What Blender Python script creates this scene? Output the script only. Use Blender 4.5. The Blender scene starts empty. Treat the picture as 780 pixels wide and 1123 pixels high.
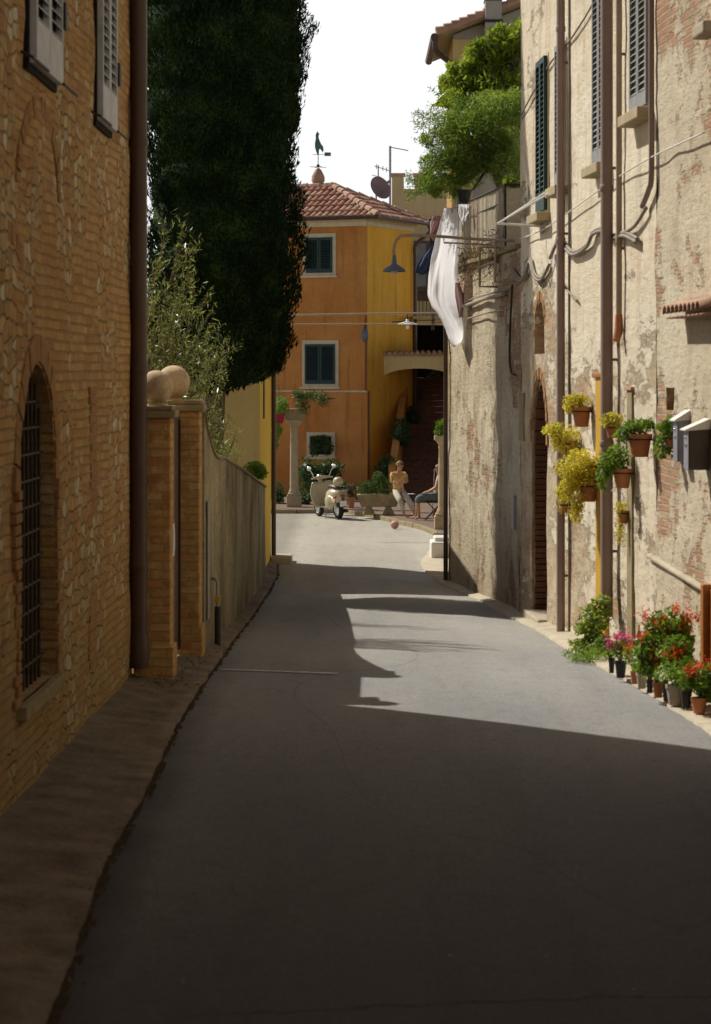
import bpy, math, random
import numpy as np
from mathutils import Vector, Matrix, noise as mnoise
from mathutils.geometry import delaunay_2d_cdt
random.seed(7)
S = bpy.context.scene
COL = S.collection
PI = math.pi
F, CX, HY, EYE = 2700.0, 390.0, 410.0, 3.0      # lens in photo pixels, vanishing column, horizon row, eye height

# ------------------------------------------------------------------ ground profile and placing
GP = [(-60, 0), (20, 0), (23, -.02), (26, -.06), (30, -.2), (35, -.42), (40, -.57), (45, -.62), (50, -.62), (900, -.62)]
def gz(y):
    for (a, za), (b, zb) in zip(GP, GP[1:]):
        if y <= b: return za + (zb - za) * max(0, (y - a)) / (b - a)
    return -.62
def PX(px, Y): return (px - CX) / F * Y
def PZ(py, Y): return EYE + (HY - py) / F * Y
def P(px, py, Y): return Vector((PX(px, Y), Y, PZ(py, Y)))
def hit(px, A, d):           # plan line from A along unit d, seen at column px -> distance along it
    k = (px - CX) / F
    return (k * A[1] - A[0]) / (d[0] - k * d[1])

# ------------------------------------------------------------------ object helpers
def link(o, parent=None):
    COL.objects.link(o)
    if parent is not None:
        o.parent = parent
        o.matrix_parent_inverse = Matrix.Translation(parent.location).inverted()
    return o
def tag(o, label=None, cat=None, group=None, kind=None):
    if label: o['label'] = label
    if cat: o['category'] = cat
    if group: o['group'] = group
    if kind: o['kind'] = kind
    return o
def thing(name, label, cat, loc, group=None):
    o = bpy.data.objects.new(name, None); o.empty_display_size = .2
    o.location = loc; link(o)
    return tag(o, label, cat, group)

class MB:
    def __init__(s): s.v = []; s.f = []; s.m = []
    def add(s, vs, fs, mi=0):
        b = len(s.v); s.v += [tuple(v) for v in vs]
        for f in fs: s.f.append(tuple(b + i for i in f)); s.m.append(mi)
        return s
    def hexa(s, c, mi=0):    # c: 4 bottom, 4 top
        return s.add(c, [(3, 2, 1, 0), (4, 5, 6, 7), (0, 1, 5, 4), (1, 2, 6, 5), (2, 3, 7, 6), (3, 0, 4, 7)], mi)
    def box(s, x0, x1, y0, y1, z0, z1, rz=0, o=(0, 0, 0), mi=0, tilt=None):
        c = [Vector(p) for p in ((x0, y0, z0), (x1, y0, z0), (x1, y1, z0), (x0, y1, z0), (x0, y0, z1), (x1, y0, z1), (x1, y1, z1), (x0, y1, z1))]
        M = Matrix.Rotation(rz, 4, 'Z')
        if tilt is not None: M = M @ tilt
        return s.hexa([M @ p + Vector(o) for p in c], mi)
    def quad(s, a, b, c, d, mi=0): return s.add([a, b, c, d], [(0, 1, 2, 3)], mi)
    def poly(s, pts, mi=0): return s.add(pts, [tuple(range(len(pts)))], mi)
    def prism(s, pts, z0, z1, mi=0):
        n = len(pts)
        vs = [(p[0], p[1], z0) for p in pts] + [(p[0], p[1], z1) for p in pts]
        return s.add(vs, [tuple(range(n))[::-1], tuple(range(n, 2 * n))] + [(i, (i + 1) % n, n + (i + 1) % n, n + i) for i in range(n)], mi)
    def extr(s, pts, d, mi=0):     # planar outline pushed by vector d
        n = len(pts); d = Vector(d)
        vs = [Vector(p) for p in pts] + [Vector(p) + d for p in pts]
        return s.add(vs, [tuple(range(n))[::-1], tuple(range(n, 2 * n))] + [(i, (i + 1) % n, n + (i + 1) % n, n + i) for i in range(n)], mi)
    def tube(s, pts, r, seg=8, mi=0, cap=True):
        pts = [Vector(p) for p in pts]; n = len(pts)
        rs = r if isinstance(r, (list, tuple)) else [r] * n
        vs = []; up = None
        for i, p in enumerate(pts):
            t = (pts[min(i + 1, n - 1)] - pts[max(i - 1, 0)]).normalized()
            if up is None: up = t.orthogonal().normalized()
            up = (up - t * up.dot(t)).normalized()
            w = t.cross(up)
            for k in range(seg):
                a = 2 * PI * k / seg
                vs.append(p + (up * math.cos(a) + w * math.sin(a)) * rs[i])
        fs = [(i * seg + k, i * seg + (k + 1) % seg, (i + 1) * seg + (k + 1) % seg, (i + 1) * seg + k) for i in range(n - 1) for k in range(seg)]
        if cap: fs += [tuple(range(seg))[::-1], tuple(range((n - 1) * seg, n * seg))]
        return s.add(vs, fs, mi)
    def lathe(s, c, prof, seg=16, mi=0, M=None, cap=True):
        vs = []
        for r, z in prof:
            for k in range(seg):
                a = 2 * PI * k / seg
                v = Vector((r * math.cos(a), r * math.sin(a), z))
                if M is not None: v = M @ v
                vs.append(v + Vector(c))
        n = len(prof)
        fs = [(i * seg + k, i * seg + (k + 1) % seg, (i + 1) * seg + (k + 1) % seg, (i + 1) * seg + k) for i in range(n - 1) for k in range(seg)]
        if cap: fs += [tuple(range(seg))[::-1], tuple(range((n - 1) * seg, n * seg))]
        return s.add(vs, fs, mi)
    def ball(s, c, r, seg=16, rings=10, mi=0, M=None):
        r = (r, r, r) if not isinstance(r, (tuple, list)) else r
        vs = []
        for j in range(rings + 1):
            t = PI * (j + .001 if j == 0 else j - .001 if j == rings else j) / rings
            for k in range(seg):
                a = 2 * PI * k / seg
                v = Vector((r[0] * math.sin(t) * math.cos(a), r[1] * math.sin(t) * math.sin(a), -r[2] * math.cos(t)))
                if M is not None: v = M @ v
                vs.append(v + Vector(c))
        fs = [(j * seg + k, j * seg + (k + 1) % seg, (j + 1) * seg + (k + 1) % seg, (j + 1) * seg + k) for j in range(rings) for k in range(seg)]
        return s.add(vs, fs, mi)
    def build(s, name, mat, parent=None, smooth=False, bevel=0):
        me = bpy.data.meshes.new(name); me.from_pydata(s.v, [], s.f)
        for m in (mat if isinstance(mat, (list, tuple)) else [mat]): me.materials.append(m)
        if any(s.m): me.polygons.foreach_set('material_index', s.m)
        me.update()
        if smooth is True: me.polygons.foreach_set('use_smooth', [True] * len(s.f))
        elif smooth: me.polygons.foreach_set('use_smooth', [True] * len(s.f)); me.set_sharp_from_angle(angle=math.radians(smooth))
        o = bpy.data.objects.new(name, me); link(o, parent)
        if bevel:
            b = o.modifiers.new('Bevel', 'BEVEL'); b.width = bevel; b.segments = 2; b.limit_method = 'ANGLE'; b.angle_limit = math.radians(40)
        return o

# ------------------------------------------------------------------ materials
class NT:
    def __init__(s, name):
        s.mat = bpy.data.materials.new(name); s.mat.use_nodes = True
        s.nt = s.mat.node_tree; s.N = s.nt.nodes; s.b = s.N['Principled BSDF']; s.out = s.N['Material Output']
        s.tc = s.N.new('ShaderNodeTexCoord').outputs['Object']
    def set(s, inp, v):
        if isinstance(v, bpy.types.NodeSocket): s.nt.links.new(v, inp)
        else:
            if inp.type == 'RGBA' and len(v) == 3: v = (*v, 1)
            inp.default_value = v
    def n(s, t, ins=None, **kw):
        nd = s.N.new(t)
        for k, v in kw.items(): setattr(nd, k, v)
        for k, v in (ins or {}).items(): s.set(nd.inputs[k], v)
        return nd
    def noise(s, scale, vec=None, detail=5, rough=.6, dist=0):
        return s.n('ShaderNodeTexNoise', {'Vector': vec or s.tc, 'Scale': scale, 'Detail': detail, 'Roughness': rough, 'Distortion': dist}).outputs['Fac']
    def noisec(s, scale, vec=None):
        return s.n('ShaderNodeTexNoise', {'Vector': vec or s.tc, 'Scale': scale, 'Detail': 3}).outputs['Color']
    def map(s, scale=(1, 1, 1), vec=None, loc=(0, 0, 0)):
        return s.n('ShaderNodeMapping', {'Vector': vec or s.tc, 'Scale': scale, 'Location': loc}).outputs[0]
    def ramp(s, fac, stops):
        nd = s.n('ShaderNodeValToRGB', {'Fac': fac}); r = nd.color_ramp
        while len(r.elements) < len(stops): r.elements.new(.5)
        for e, (p, c) in zip(r.elements, stops):
            e.position = p; e.color = (c, c, c, 1) if isinstance(c, (int, float)) else (*c, 1)
        return nd.outputs['Color']
    def rng(s, v, a, b, c=0, d=1):
        return s.n('ShaderNodeMapRange', {'Value': v, 'From Min': a, 'From Max': b, 'To Min': c, 'To Max': d}).outputs[0]
    def mix(s, fac, a, b, mode='MIX'):
        nd = s.n('ShaderNodeMix', data_type='RGBA', blend_type=mode)
        s.set(nd.inputs[0], fac); s.set(nd.inputs[6], a); s.set(nd.inputs[7], b)
        return nd.outputs[2]
    def m(s, op, a, b=0.0, c=None):
        nd = s.n('ShaderNodeMath', operation=op); s.set(nd.inputs[0], a); s.set(nd.inputs[1], b)
        if c is not None: s.set(nd.inputs[2], c)
        return nd.outputs[0]
    def sep(s, vec=None):
        nd = s.n('ShaderNodeSeparateXYZ', {0: vec or s.tc}); return nd.outputs
    def comb(s, x, y, z=0.0): return s.n('ShaderNodeCombineXYZ', {0: x, 1: y, 2: z}).outputs[0]
    def fin(s, col, rough=.85, bump=None, bd=.01, bs=1.0, spec=.3, metal=0):
        s.set(s.b.inputs['Base Color'], col); s.set(s.b.inputs['Roughness'], rough)
        s.set(s.b.inputs['Specular IOR Level'], spec); s.set(s.b.inputs['Metallic'], metal)
        if bump is not None:
            nd = s.n('ShaderNodeBump', {'Height': bump, 'Distance': bd, 'Strength': bs}); s.nt.links.new(nd.outputs[0], s.b.inputs['Normal'])
        return s.mat

def simple(name, c1, c2=None, scale=6, rough=.7, bd=.004, spec=.3, metal=0, detail=5):
    t = NT(name); c2 = c2 or tuple(x * .7 for x in c1)
    n1 = t.noise(scale, detail=detail)
    col = t.mix(t.rng(n1, .3, .7), c1, c2)
    return t.fin(col, rough, t.noise(scale * 6), bd, .7, spec, metal)
def leafmat(name, cols, scale=3, trans=.45, rough=.5):
    t = NT(name)
    n1 = t.noise(scale, detail=2); n2 = t.noise(scale * 9, detail=1)
    f = t.m('ADD', t.m('MULTIPLY', n1, .5), t.m('MULTIPLY', n2, .5))
    k = len(cols)
    col = t.ramp(f, [(.34 + .32 * i / (k - 1), c) for i, c in enumerate(cols)])
    t.fin(col, rough, None, spec=.08 if rough > .8 else .4)
    tr = t.n('ShaderNodeBsdfTranslucent', {'Color': t.mix(1.0, col, (1.0, 1.0, .55), 'MULTIPLY')})
    mx = t.n('ShaderNodeMixShader', {0: trans}); t.nt.links.new(t.b.outputs[0], mx.inputs[1]); t.nt.links.new(tr.outputs[0], mx.inputs[2])
    t.nt.links.new(mx.outputs[0], t.out.inputs[0]); return t.mat

def brick_cols(t, v, w=.27, h=.072, c1=(.42, .2, .085), c2=(.52, .36, .16), mort=(.36, .28, .17), mo=.011, seedn=2.3):
    """irregular hand-made brick courses: colour and height"""
    d = t.n('ShaderNodeVectorMath', operation='SCALE'); t.set(d.inputs[0], t.noisec(2.2, v)); d.inputs['Scale'].default_value = .05
    v2 = t.n('ShaderNodeVectorMath', {0: v, 1: d.outputs[0]}, operation='ADD').outputs[0]
    b = t.n('ShaderNodeTexBrick', {'Vector': v2, 'Color1': (0, 0, 0), 'Color2': (1, 1, 1), 'Mortar': (.5, .5, .5), 'Scale': 1.0, 'Mortar Size': mo,
                                   'Mortar Smooth': .35, 'Brick Width': w, 'Row Height': h, 'Bias': 0.0})
    col = t.ramp(b.outputs['Color'], [(0, c1), (.35, tuple(x * .8 for x in c2)), (.6, c2), (.8, (.36, .15, .08)), (1, (.55, .42, .24))])
    col = t.mix(t.rng(t.noise(7, v), .3, .75, 0, .5), col, (.25, .17, .09))
    col = t.mix(b.outputs['Fac'], col, mort)
    hgt = t.m('SUBTRACT', 1.0, b.outputs['Fac'])
    return col, hgt

def mk_masonry():
    t = NT('old stone and brick masonry'); sx, sy, sz = t.sep()
    v = t.comb(sy, sz, sx)
    bc, bh = brick_cols(t, v, .29, .078, (.46, .2, .07), (.58, .34, .12), (.3, .2, .09))
    # rough stones
    d = t.n('ShaderNodeVectorMath', operation='SCALE'); t.set(d.inputs[0], t.noisec(2.6, v)); d.inputs['Scale'].default_value = .12
    v2 = t.n('ShaderNodeVectorMath', {0: v, 1: d.outputs[0]}, operation='ADD').outputs[0]
    vs = t.map((5.6, 9.0, .4), v2)
    vo = t.n('ShaderNodeTexVoronoi', {'Vector': vs, 'Scale': 1.0, 'Randomness': .6}, feature='F1')
    ve = t.n('ShaderNodeTexVoronoi', {'Vector': vs, 'Scale': 1.0, 'Randomness': .6}, feature='DISTANCE_TO_EDGE')
    sr = t.sep(vo.outputs['Color'])
    sc = t.ramp(sr[0], [(0, (.3, .17, .07)), (.25, (.54, .31, .12)), (.5, (.38, .18, .06)), (.66, (.56, .4, .19)), (.8, (.66, .6, .48)), (.9, (.5, .42, .3)), (1, (.46, .25, .09))])
    sc = t.mix(t.rng(t.noise(12, v), .35, .75, 0, .45), sc, (.25, .18, .1))
    em = t.rng(ve.outputs[0], .0, .12)
    sc = t.mix(em, (.36, .26, .13), sc)
    mask = t.rng(t.noise(.9, t.map((1, .55, 1), v), 3, .6), .47, .52)
    col = t.mix(mask, bc, sc)
    h = t.n('ShaderNodeMix', {0: mask, 2: bh, 3: em}).outputs[0]
    h = t.m('ADD', h, t.m('MULTIPLY', t.noise(25, v), .7))
    # plaster smears and darker foot
    sm = t.rng(t.noise(1.7, t.map((1.2, .6, 1), v), 8, .75), .49, .62, 0, .75)
    col = t.mix(sm, col, t.mix(t.rng(t.noise(9, v, 7, .8), .35, .65), (.5, .36, .2), (.36, .25, .13)))
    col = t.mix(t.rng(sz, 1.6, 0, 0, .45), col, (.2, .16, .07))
    col = t.mix(t.rng(t.noise(.5, v), .4, .7, 0, .35), col, (.3, .19, .08))
    col = t.mix(1.0, col, (1.12, 1.14, 1.12), 'MULTIPLY')
    return t.fin(col, .92, h, .028, 1.0, .12)
def mk_brick(name, tint=(.5, .27, .11), axes='xz'):
    t = NT(name); sx, sy, sz = t.sep()
    u = t.m('ADD', sx, sy)
    v = t.comb(u, sz, 0.0)
    c, h = brick_cols(t, v, .26, .085, tint, (.52, .36, .17), (.34, .25, .14), .012)
    h = t.m('ADD', h, t.m('MULTIPLY', t.noise(30), .5))
    c = t.mix(t.rng(t.noise(1.4), .35, .7, 0, .5), c, (.3, .14, .05)); c = t.mix(t.rng(t.noise(6, None, 7, .8), .5, .66, 0, .6), c, (.62, .5, .27)); c = t.mix(1.0, c, (1.2, 1.12, .9), 'MULTIPLY')
    return t.fin(c, .9, h, .015, 1.0, .2)
def mk_plaster(name, base, alt, stain, brick_amt=.0, streak=.5, bd=.012, bscale=18, crack=False, band=None):
    t = NT(name); sx, sy, sz = t.sep(); v = t.comb(sy, sz, sx); vf = t.map((.34, 1, 1), v)
    c = t.mix(t.rng(t.noise(.8, vf, 7, .7), .38, .62), base, alt)
    c = t.mix(t.rng(t.noise(3.2, vf, 7, .75), .46, .66, 0, .55), c, tuple(min(1, x * 1.25) for x in base))
    c = t.mix(t.rng(t.noise(1.3, t.map((1.6, .5, 1) if streak < 1 else (.45, .35, 1), v), 8, .7), .5 if streak < 1 else .42, .72 if streak < 1 else .72, 0, streak), c, stain)
    c = t.mix(t.rng(t.noise(22, vf, 8, .8), .5, .66, 0, .5), c, tuple(x * .6 for x in stain))
    grit = t.noise(70, vf, 4, .8)
    c = t.mix(t.rng(grit, .5, .7, 0, .35), c, tuple(x * .5 for x in stain))
    h = t.m('ADD', t.noise(bscale, vf, 8, .75), t.m('MULTIPLY', grit, .25))
    if brick_amt:
        bc, bh = brick_cols(t, v, .27, .075, (.5, .17, .09), (.56, .27, .16), (.48, .38, .27))
        mk = t.m('ADD', t.m('MULTIPLY', t.noise(.55, t.map((.8, 1, 1), v, (3.1, 1.7, 0)), 8, .74), .8), t.m('MULTIPLY', t.noise(5, vf, 6, .7), .2))
        mk = t.rng(mk, .61 - brick_amt, .65 - brick_amt)
        c = t.mix(t.m('MULTIPLY', mk, .85), c, bc)
        h = t.m('ADD', h, t.m('MULTIPLY', t.m('SUBTRACT', bh, 1.4), mk))
    if crack:
        ck = t.noise(.9, t.map((.8, .5, 1), v), 9, .8)
        ck = t.rng(t.m('ABSOLUTE', t.m('SUBTRACT', ck, .5)), 0, .005, 1, 0)
        c = t.mix(t.m('MULTIPLY', ck, .35), c, tuple(x * .45 for x in stain))
    c = t.mix(t.rng(sz, .7, -.4, 0, .35), c, tuple(x * .6 for x in stain))
    return t.fin(c, .93, h, bd, 1.0, .1)
def mk_stucco(name, a, b, c3, streak=.5):
    t = NT(name); v = t.tc
    c = t.mix(t.rng(t.noise(.9, None, 6, .65), .32, .68), a, b)
    c = t.mix(t.rng(t.noise(1.0, t.map((3.5, 3.5, .35)), 6, .7), .5, .75, 0, streak), c, c3)
    c = t.mix(t.rng(t.noise(9, None, 6, .75), .52, .75, 0, .3), c, tuple(x * .6 for x in c3))
    return t.fin(c, .9, t.noise(25, None, 7), .006, .8, .15)
def mk_asphalt():
    t = NT('worn asphalt'); sx, sy, sz = t.sep()
    fine = t.noise(160, None, 3, .8); grit = t.n('ShaderNodeTexVoronoi', {'Vector': t.tc, 'Scale': 90.0}).outputs['Distance']
    big = t.noise(.35, t.map((1.6, .5, 1)), 5, .6); strk = t.noise(1.2, t.map((2.6, .22, 1)), 5, .6)
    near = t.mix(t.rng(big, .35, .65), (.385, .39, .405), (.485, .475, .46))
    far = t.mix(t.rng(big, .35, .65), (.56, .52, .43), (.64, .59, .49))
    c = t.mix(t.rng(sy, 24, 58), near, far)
    c = t.mix(t.rng(sy, 24, 18, 0, .4), c, (.17, .172, .195)); c = t.mix(t.rng(sy, 18, 11.3, 0, .75), c, (.11, .095, .10))  # near stretch darkened in the colour as shade, deepening toward the camera
    c = t.mix(t.rng(strk, .52, .75, 0, .3), c, t.mix(1.0, c, (.6, .58, .56), 'MULTIPLY'))
    mid = t.noise(38, None, 6, .85); blot = t.noise(5, t.map((1, .6, 1)), 6, .75)
    c = t.mix(t.rng(blot, .5, .68, 0, .28), c, t.mix(1.0, c, (.55, .53, .52), 'MULTIPLY'))
    c = t.mix(t.rng(t.noise(13, None, 8, .85), .5, .68, 0, .32), c, t.mix(1.0, c, (.5, .5, .5), 'MULTIPLY'))
    c = t.mix(t.rng(mid, .5, .66, 0, .75), c, t.mix(1.0, c, (.4, .4, .4), 'MULTIPLY'))
    c = t.mix(t.rng(mid, .46, .3, 0, .5), c, t.mix(1.0, c, (1.7, 1.68, 1.62), 'MULTIPLY'))
    c = t.mix(t.rng(fine, .42, .7, 0, .4), c, t.mix(1.0, c, (1.35, 1.35, 1.33), 'MULTIPLY'))
    c = t.mix(t.rng(fine, .55, .3, 0, .5), c, t.mix(1.0, c, (.55, .55, .55), 'MULTIPLY'))
    c = t.mix(t.rng(grit, .12, .02, 0, .35), c, (.42, .4, .37))
    # dirt washed along the left edge, pale grit specks, the seam of an old patch
    ex = t.m('ADD', sx, t.m('MULTIPLY', t.noise(1.3, None, 5, .7), .35))
    dm = t.m('MULTIPLY', t.rng(ex, -1.0, -1.34), t.rng(sy, 26, 14, .45, 1.0))
    c = t.mix(t.m('MULTIPLY', dm, .85), c, (.035, .027, .02))
    spk = t.n('ShaderNodeTexVoronoi', {'Vector': t.tc, 'Scale': 2.6}).outputs['Distance']
    c = t.mix(t.rng(spk, .032, .02), c, (.55, .54, .5))
    seam = t.m('ADD', t.m('SUBTRACT', sy, t.m('MULTIPLY', sx, .12)), t.m('MULTIPLY', t.noise(2.5, None, 6, .7), .35))
    sd = t.m('MULTIPLY', t.rng(t.m('ABSOLUTE', t.m('SUBTRACT', seam, 11.72)), .004, .02, 1, 0), t.rng(sx, -.9, -.3))
    c = t.mix(t.m('MULTIPLY', sd, .8), c, (.03, .026, .024))
    old = t.m('MULTIPLY', t.rng(t.m('ABSOLUTE', t.m('ADD', t.m('SUBTRACT', sx, .6), t.m('MULTIPLY', t.noise(.4), .8))), .9, 1.15, 1, 0), .28)
    c = t.mix(old, c, t.mix(1.0, c, (.72, .71, .7), 'MULTIPLY'))
    # tar patch seams
    ck = t.rng(t.m('ABSOLUTE', t.m('SUBTRACT', t.noise(.16, t.map((1, .25, 1)), 2, .4), .5)), 0, .0012, 1, 0)
    c = t.mix(t.m('MULTIPLY', ck, .22), c, (.07, .065, .06))
    h = t.m('ADD', fine, t.m('MULTIPLY', grit, .8))
    return t.fin(c, .78, t.m('ADD', h, t.m('MULTIPLY', mid, 1.5)), .014, 1.0, .4)

M = {}
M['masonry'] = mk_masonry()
M['pbrick'] = mk_brick('weathered yellow and red brick')
M['dbrick'] = mk_brick('shade darkened recess brick', (.2, .08, .04)); M['dlin'] = simple('dark lining brick', (.17, .085, .05), (.1, .05, .03), 9, .95, .01)  # arch recess brick and lining darkened in colour for the shade inside
M['vouss'] = simple('single kiln brick', (.42, .24, .11), (.27, .15, .07), 14, .95, .012, .15, 0, 8)
M['plaster_near'] = mk_plaster('grey render over brick', (.72, .64, .49), (.58, .5, .37), (.42, .33, .22), .085, .6, .035, 8, True)
M['plaster_mid0'] = mk_plaster('cream limewash render', (.76, .64, .48), (.72, .54, .41), (.5, .38, .25), .015, .55, .014, 10, True)
def mk_mid():
    t = NT('cream limewash flaking off rubble'); sx, sy, sz = t.sep(); v = t.comb(sy, sz, sx); vf = t.map((.34, 1, 1), v)
    c = t.mix(t.rng(t.noise(.6, vf, 6, .7), .38, .62), (.76, .7, .56), (.68, .58, .44))
    c = t.mix(t.rng(t.noise(4.5, vf, 7, .75), .48, .64, 0, .5), c, (.55, .44, .31))
    c = t.mix(t.rng(t.noise(1.5, t.map((2.2, .4, 1), v), 6, .7), .5, .72, 0, .75), c, (.42, .33, .23))
    rub = t.mix(t.rng(t.noise(9, vf, 6, .8), .35, .65), (.6, .5, .36), (.4, .3, .2))
    rub = t.mix(t.rng(t.noise(2.4, vf, 6, .8), .52, .62, 0, .8), rub, (.64, .54, .38))
    bc, bh = brick_cols(t, v, .27, .075, (.42, .2, .11), (.5, .32, .18), (.42, .33, .22))
    rub = t.mix(t.rng(t.noise(1.1, vf, 7, .75), .5, .56, 0, .8), rub, bc)
    low = t.m('ADD', t.rng(sz, 4.6, 3.2, -.07, .08), t.rng(sy, 28.5, 33, -.06, .06))
    mk = t.rng(t.m('ADD', t.noise(1.6, vf, 9, .8), low), .54, .575)
    c = t.mix(mk, c, rub)
    h = t.m('ADD', t.noise(11, vf, 8, .75), t.m('MULTIPLY', mk, t.m('SUBTRACT', t.noise(7, vf, 8, .8), 1.3)))
    return t.fin(c, .93, h, .025, 1.0, .1)
M['plaster_terr'] = mk_plaster('grey terrace wall render', (.74, .65, .48), (.54, .46, .33), (.3, .2, .11), .085, .9, .06, 8, True)
M['plaster_gard'] = mk_plaster('mossy garden wall render', (.46, .4, .27), (.34, .3, .19), (.06, .052, .032), .0, 1.0, .012, 22, True)
M['orange'] = mk_stucco('orange ochre stucco', (.5, .2, .05), (.6, .29, .09), (.3, .12, .04), .9)
M['yellow'] = mk_stucco('yellow ochre stucco', (.84, .42, .045), (.88, .5, .08), (.5, .23, .04), .85)
M['pale_yellow'] = mk_stucco('pale yellow stucco', (.66, .5, .2), (.68, .53, .24), (.55, .4, .15))
M['strong_yellow'] = mk_stucco('egg yolk yellow stucco', (.8, .52, .06), (.85, .56, .09), (.6, .35, .05))
M['archy'] = mk_stucco('sunny arch stucco', (.8, .64, .32), (.76, .6, .3), (.55, .42, .2))
M['tan'] = mk_stucco('tan stucco', (.52, .42, .25), (.46, .37, .22), (.36, .27, .15))
M['greyst'] = mk_stucco('grey stucco', (.42, .4, .36), (.36, .34, .3), (.25, .22, .19))
M['stone'] = simple('cut limestone', (.46, .37, .24), (.34, .27, .16), 5, .9, .006)
M['cream'] = simple('cream window surround', (.68, .6, .42), (.55, .47, .31), 5, .85, .004)
M['coping'] = simple('mossy coping stone', (.36, .29, .16), (.22, .18, .1), 8, .95, .01)
M['terra_ball'] = simple('pale terracotta ball', (.72, .56, .38), (.42, .32, .2), 9, .95, .012, .1, 0, 9)
M['tile'] = simple('clay roof tile', (.42, .2, .13), (.26, .13, .09), 2.2, .85, .006)
M['tile2'] = simple('pale clay roof tile', (.52, .33, .23), (.34, .2, .14), 3, .85, .006)
M['terracotta'] = simple('terracotta pot', (.5, .21, .09), (.4, .16, .07), 7, .8, .003)
M['blackpot'] = simple('black plastic pot', (.02, .02, .022), (.035, .035, .035), 7, .45, .001)
M['greypot'] = simple('grey beige pot', (.45, .38, .3), (.36, .3, .23), 7, .7, .003)
M['pipe_brown'] = simple('brown painted pipe', (.085, .045, .03), (.06, .032, .022), 3, .45, .002, .5)
M['pipe_pink'] = simple('weathered copper brown pipe', (.25, .175, .15), (.32, .225, .19), 2, .5, .002, .5)
M['pipe_beige'] = simple('beige pipe', (.4, .31, .22), (.32, .24, .17), 3, .6, .002)
M['iron'] = simple('black iron', (.02, .018, .016), (.04, .028, .02), 9, .6, .002, .4)
M['steel'] = simple('galvanised steel', (.35, .34, .33), (.25, .24, .23), 9, .45, .001, .5, .6)
M['lampblue'] = simple('blue grey enamel', (.13, .16, .22), (.1, .12, .17), 6, .4, .001, .5)
M['white'] = simple('white enamel', (.78, .76, .72), (.7, .68, .63), 6, .5, .001)
M['shut_green'] = simple('dark green shutter paint', (.008, .032, .028), (.012, .045, .038), 6, .5, .002, .4)
M['shut_grey'] = simple('faded grey shutter paint', (.3, .31, .31), (.22, .23, .24), 6, .7, .003)
M['shut_white'] = simple('peeling white shutter paint', (.6, .63, .68), (.45, .48, .52), 6, .7, .003)
M['wood_orange'] = simple('orange varnished wood', (.42, .16, .04), (.32, .11, .03), 5, .5, .002)
M['door_yellow'] = simple('yellow door frame paint', (.6, .36, .03), (.5, .28, .03), 5, .5, .002)
M['dark'] = simple('dark interior', (.012, .009, .007), (.02, .014, .01), 4, .95, .001)
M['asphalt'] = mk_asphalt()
M['concrete'] = simple('footpath concrete', (.26, .21, .155), (.11, .09, .065), 3.1, .95, .04, .15, 0, 8)
M['kerbc'] = simple('pale kerb concrete', (.5, .44, .34), (.36, .31, .23), 3, .95, .01, .15, 0, 8)
M['dirt'] = simple('dark gutter soil', (.05, .038, .027), (.085, .062, .043), 9, 1, .03, .05, 0, 8)
M['earth'] = simple('dry earth ground', (.2, .16, .1), (.13, .11, .06), .5, 1, .03, .1, 0, 8)
M['paving'] = simple('brown terrace paving', (.22, .15, .11), (.15, .1, .075), 5, .85, .01, .2, 0, 8)
M['stair'] = simple('dark brick stair', (.2, .09, .06), (.1, .05, .035), 9, .95, .01)
M['skin'] = simple('skin', (.5, .25, .14), (.44, .21, .12), 12, .55, .001)
M['hair'] = simple('blonde grey hair', (.34, .24, .12), (.22, .15, .08), 20, .7, .01)
M['shirt'] = simple('mustard knit top', (.72, .5, .16), (.5, .33, .1), 9, .9, .003)
M['trousers'] = simple('pale grey cotton trousers', (.62, .57, .46), (.42, .38, .29), 6, .9, .004)
M['pinktop'] = simple('pale pink top', (.5, .38, .35), (.42, .3, .29), 6, .9, .004)
M['skirt'] = simple('dark green print cloth', (.06, .09, .08), (.14, .16, .15), 25, .9, .004)
M['redcloth'] = simple('red cloth', (.35, .03, .06), (.25, .02, .04), 6, .9, .004)
M['ivory'] = simple('ivory scooter paint', (.52, .43, .27), (.44, .36, .22), 3, .3, .0005, .5)
M['rubber'] = simple('tyre rubber', (.012, .012, .012), (.03, .028, .026), 12, .8, .003)
M['chrome'] = simple('chrome', (.7, .7, .7), (.6, .6, .6), 8, .2, .0002, .5, .9)
M['redlens'] = simple('red lens', (.45, .04, .02), (.4, .03, .02), 8, .2, .0002, .5)
M['mboxgrey'] = simple('grey lilac painted metal', (.3, .3, .38), (.25, .25, .31), 6, .4, .001, .5)
M['mboxdark'] = simple('dark brown painted metal', (.05, .03, .022), (.035, .02, .016), 6, .4, .001, .5)
M['copper'] = simple('green copper', (.1, .2, .17), (.07, .13, .12), 6, .6, .001)
M['dish'] = simple('mauve dish paint', (.3, .19, .19), (.26, .16, .16), 6, .5, .001)
M['reed'] = simple('weathered reed screen', (.62, .55, .43), (.45, .39, .29), 12, .95, .01)
M['cable'] = simple('grey cable', (.3, .26, .21), (.2, .17, .14), 6, .7, .001)
M['blackcable'] = simple('black cable', (.03, .028, .026), (.05, .045, .04), 6, .7, .001)
M['bark'] = simple('grey brown bark', (.16, .115, .075), (.09, .065, .045), 9, .95, .02)
M['glass'] = simple('dusty window glass', (.18, .19, .2), (.1, .11, .12), 3, .25, .001, .5)
M['ballm'] = simple('scuffed pink leather', (.7, .5, .42), (.35, .12, .08), 5, .6, .002)
M['pale_line'] = simple('mottled white line', (.85, .84, .8), (.4, .39, .37), 18, .8, .001)
L = {}
L['cypress'] = leafmat('cypress foliage', [(.003, .009, .003), (.012, .028, .009), (.05, .09, .024)], 2.2, .12, .9)
L['olive'] = leafmat('olive leaves', [(.07, .09, .03), (.2, .24, .08), (.5, .54, .28)], 9, .5, .3)
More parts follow.
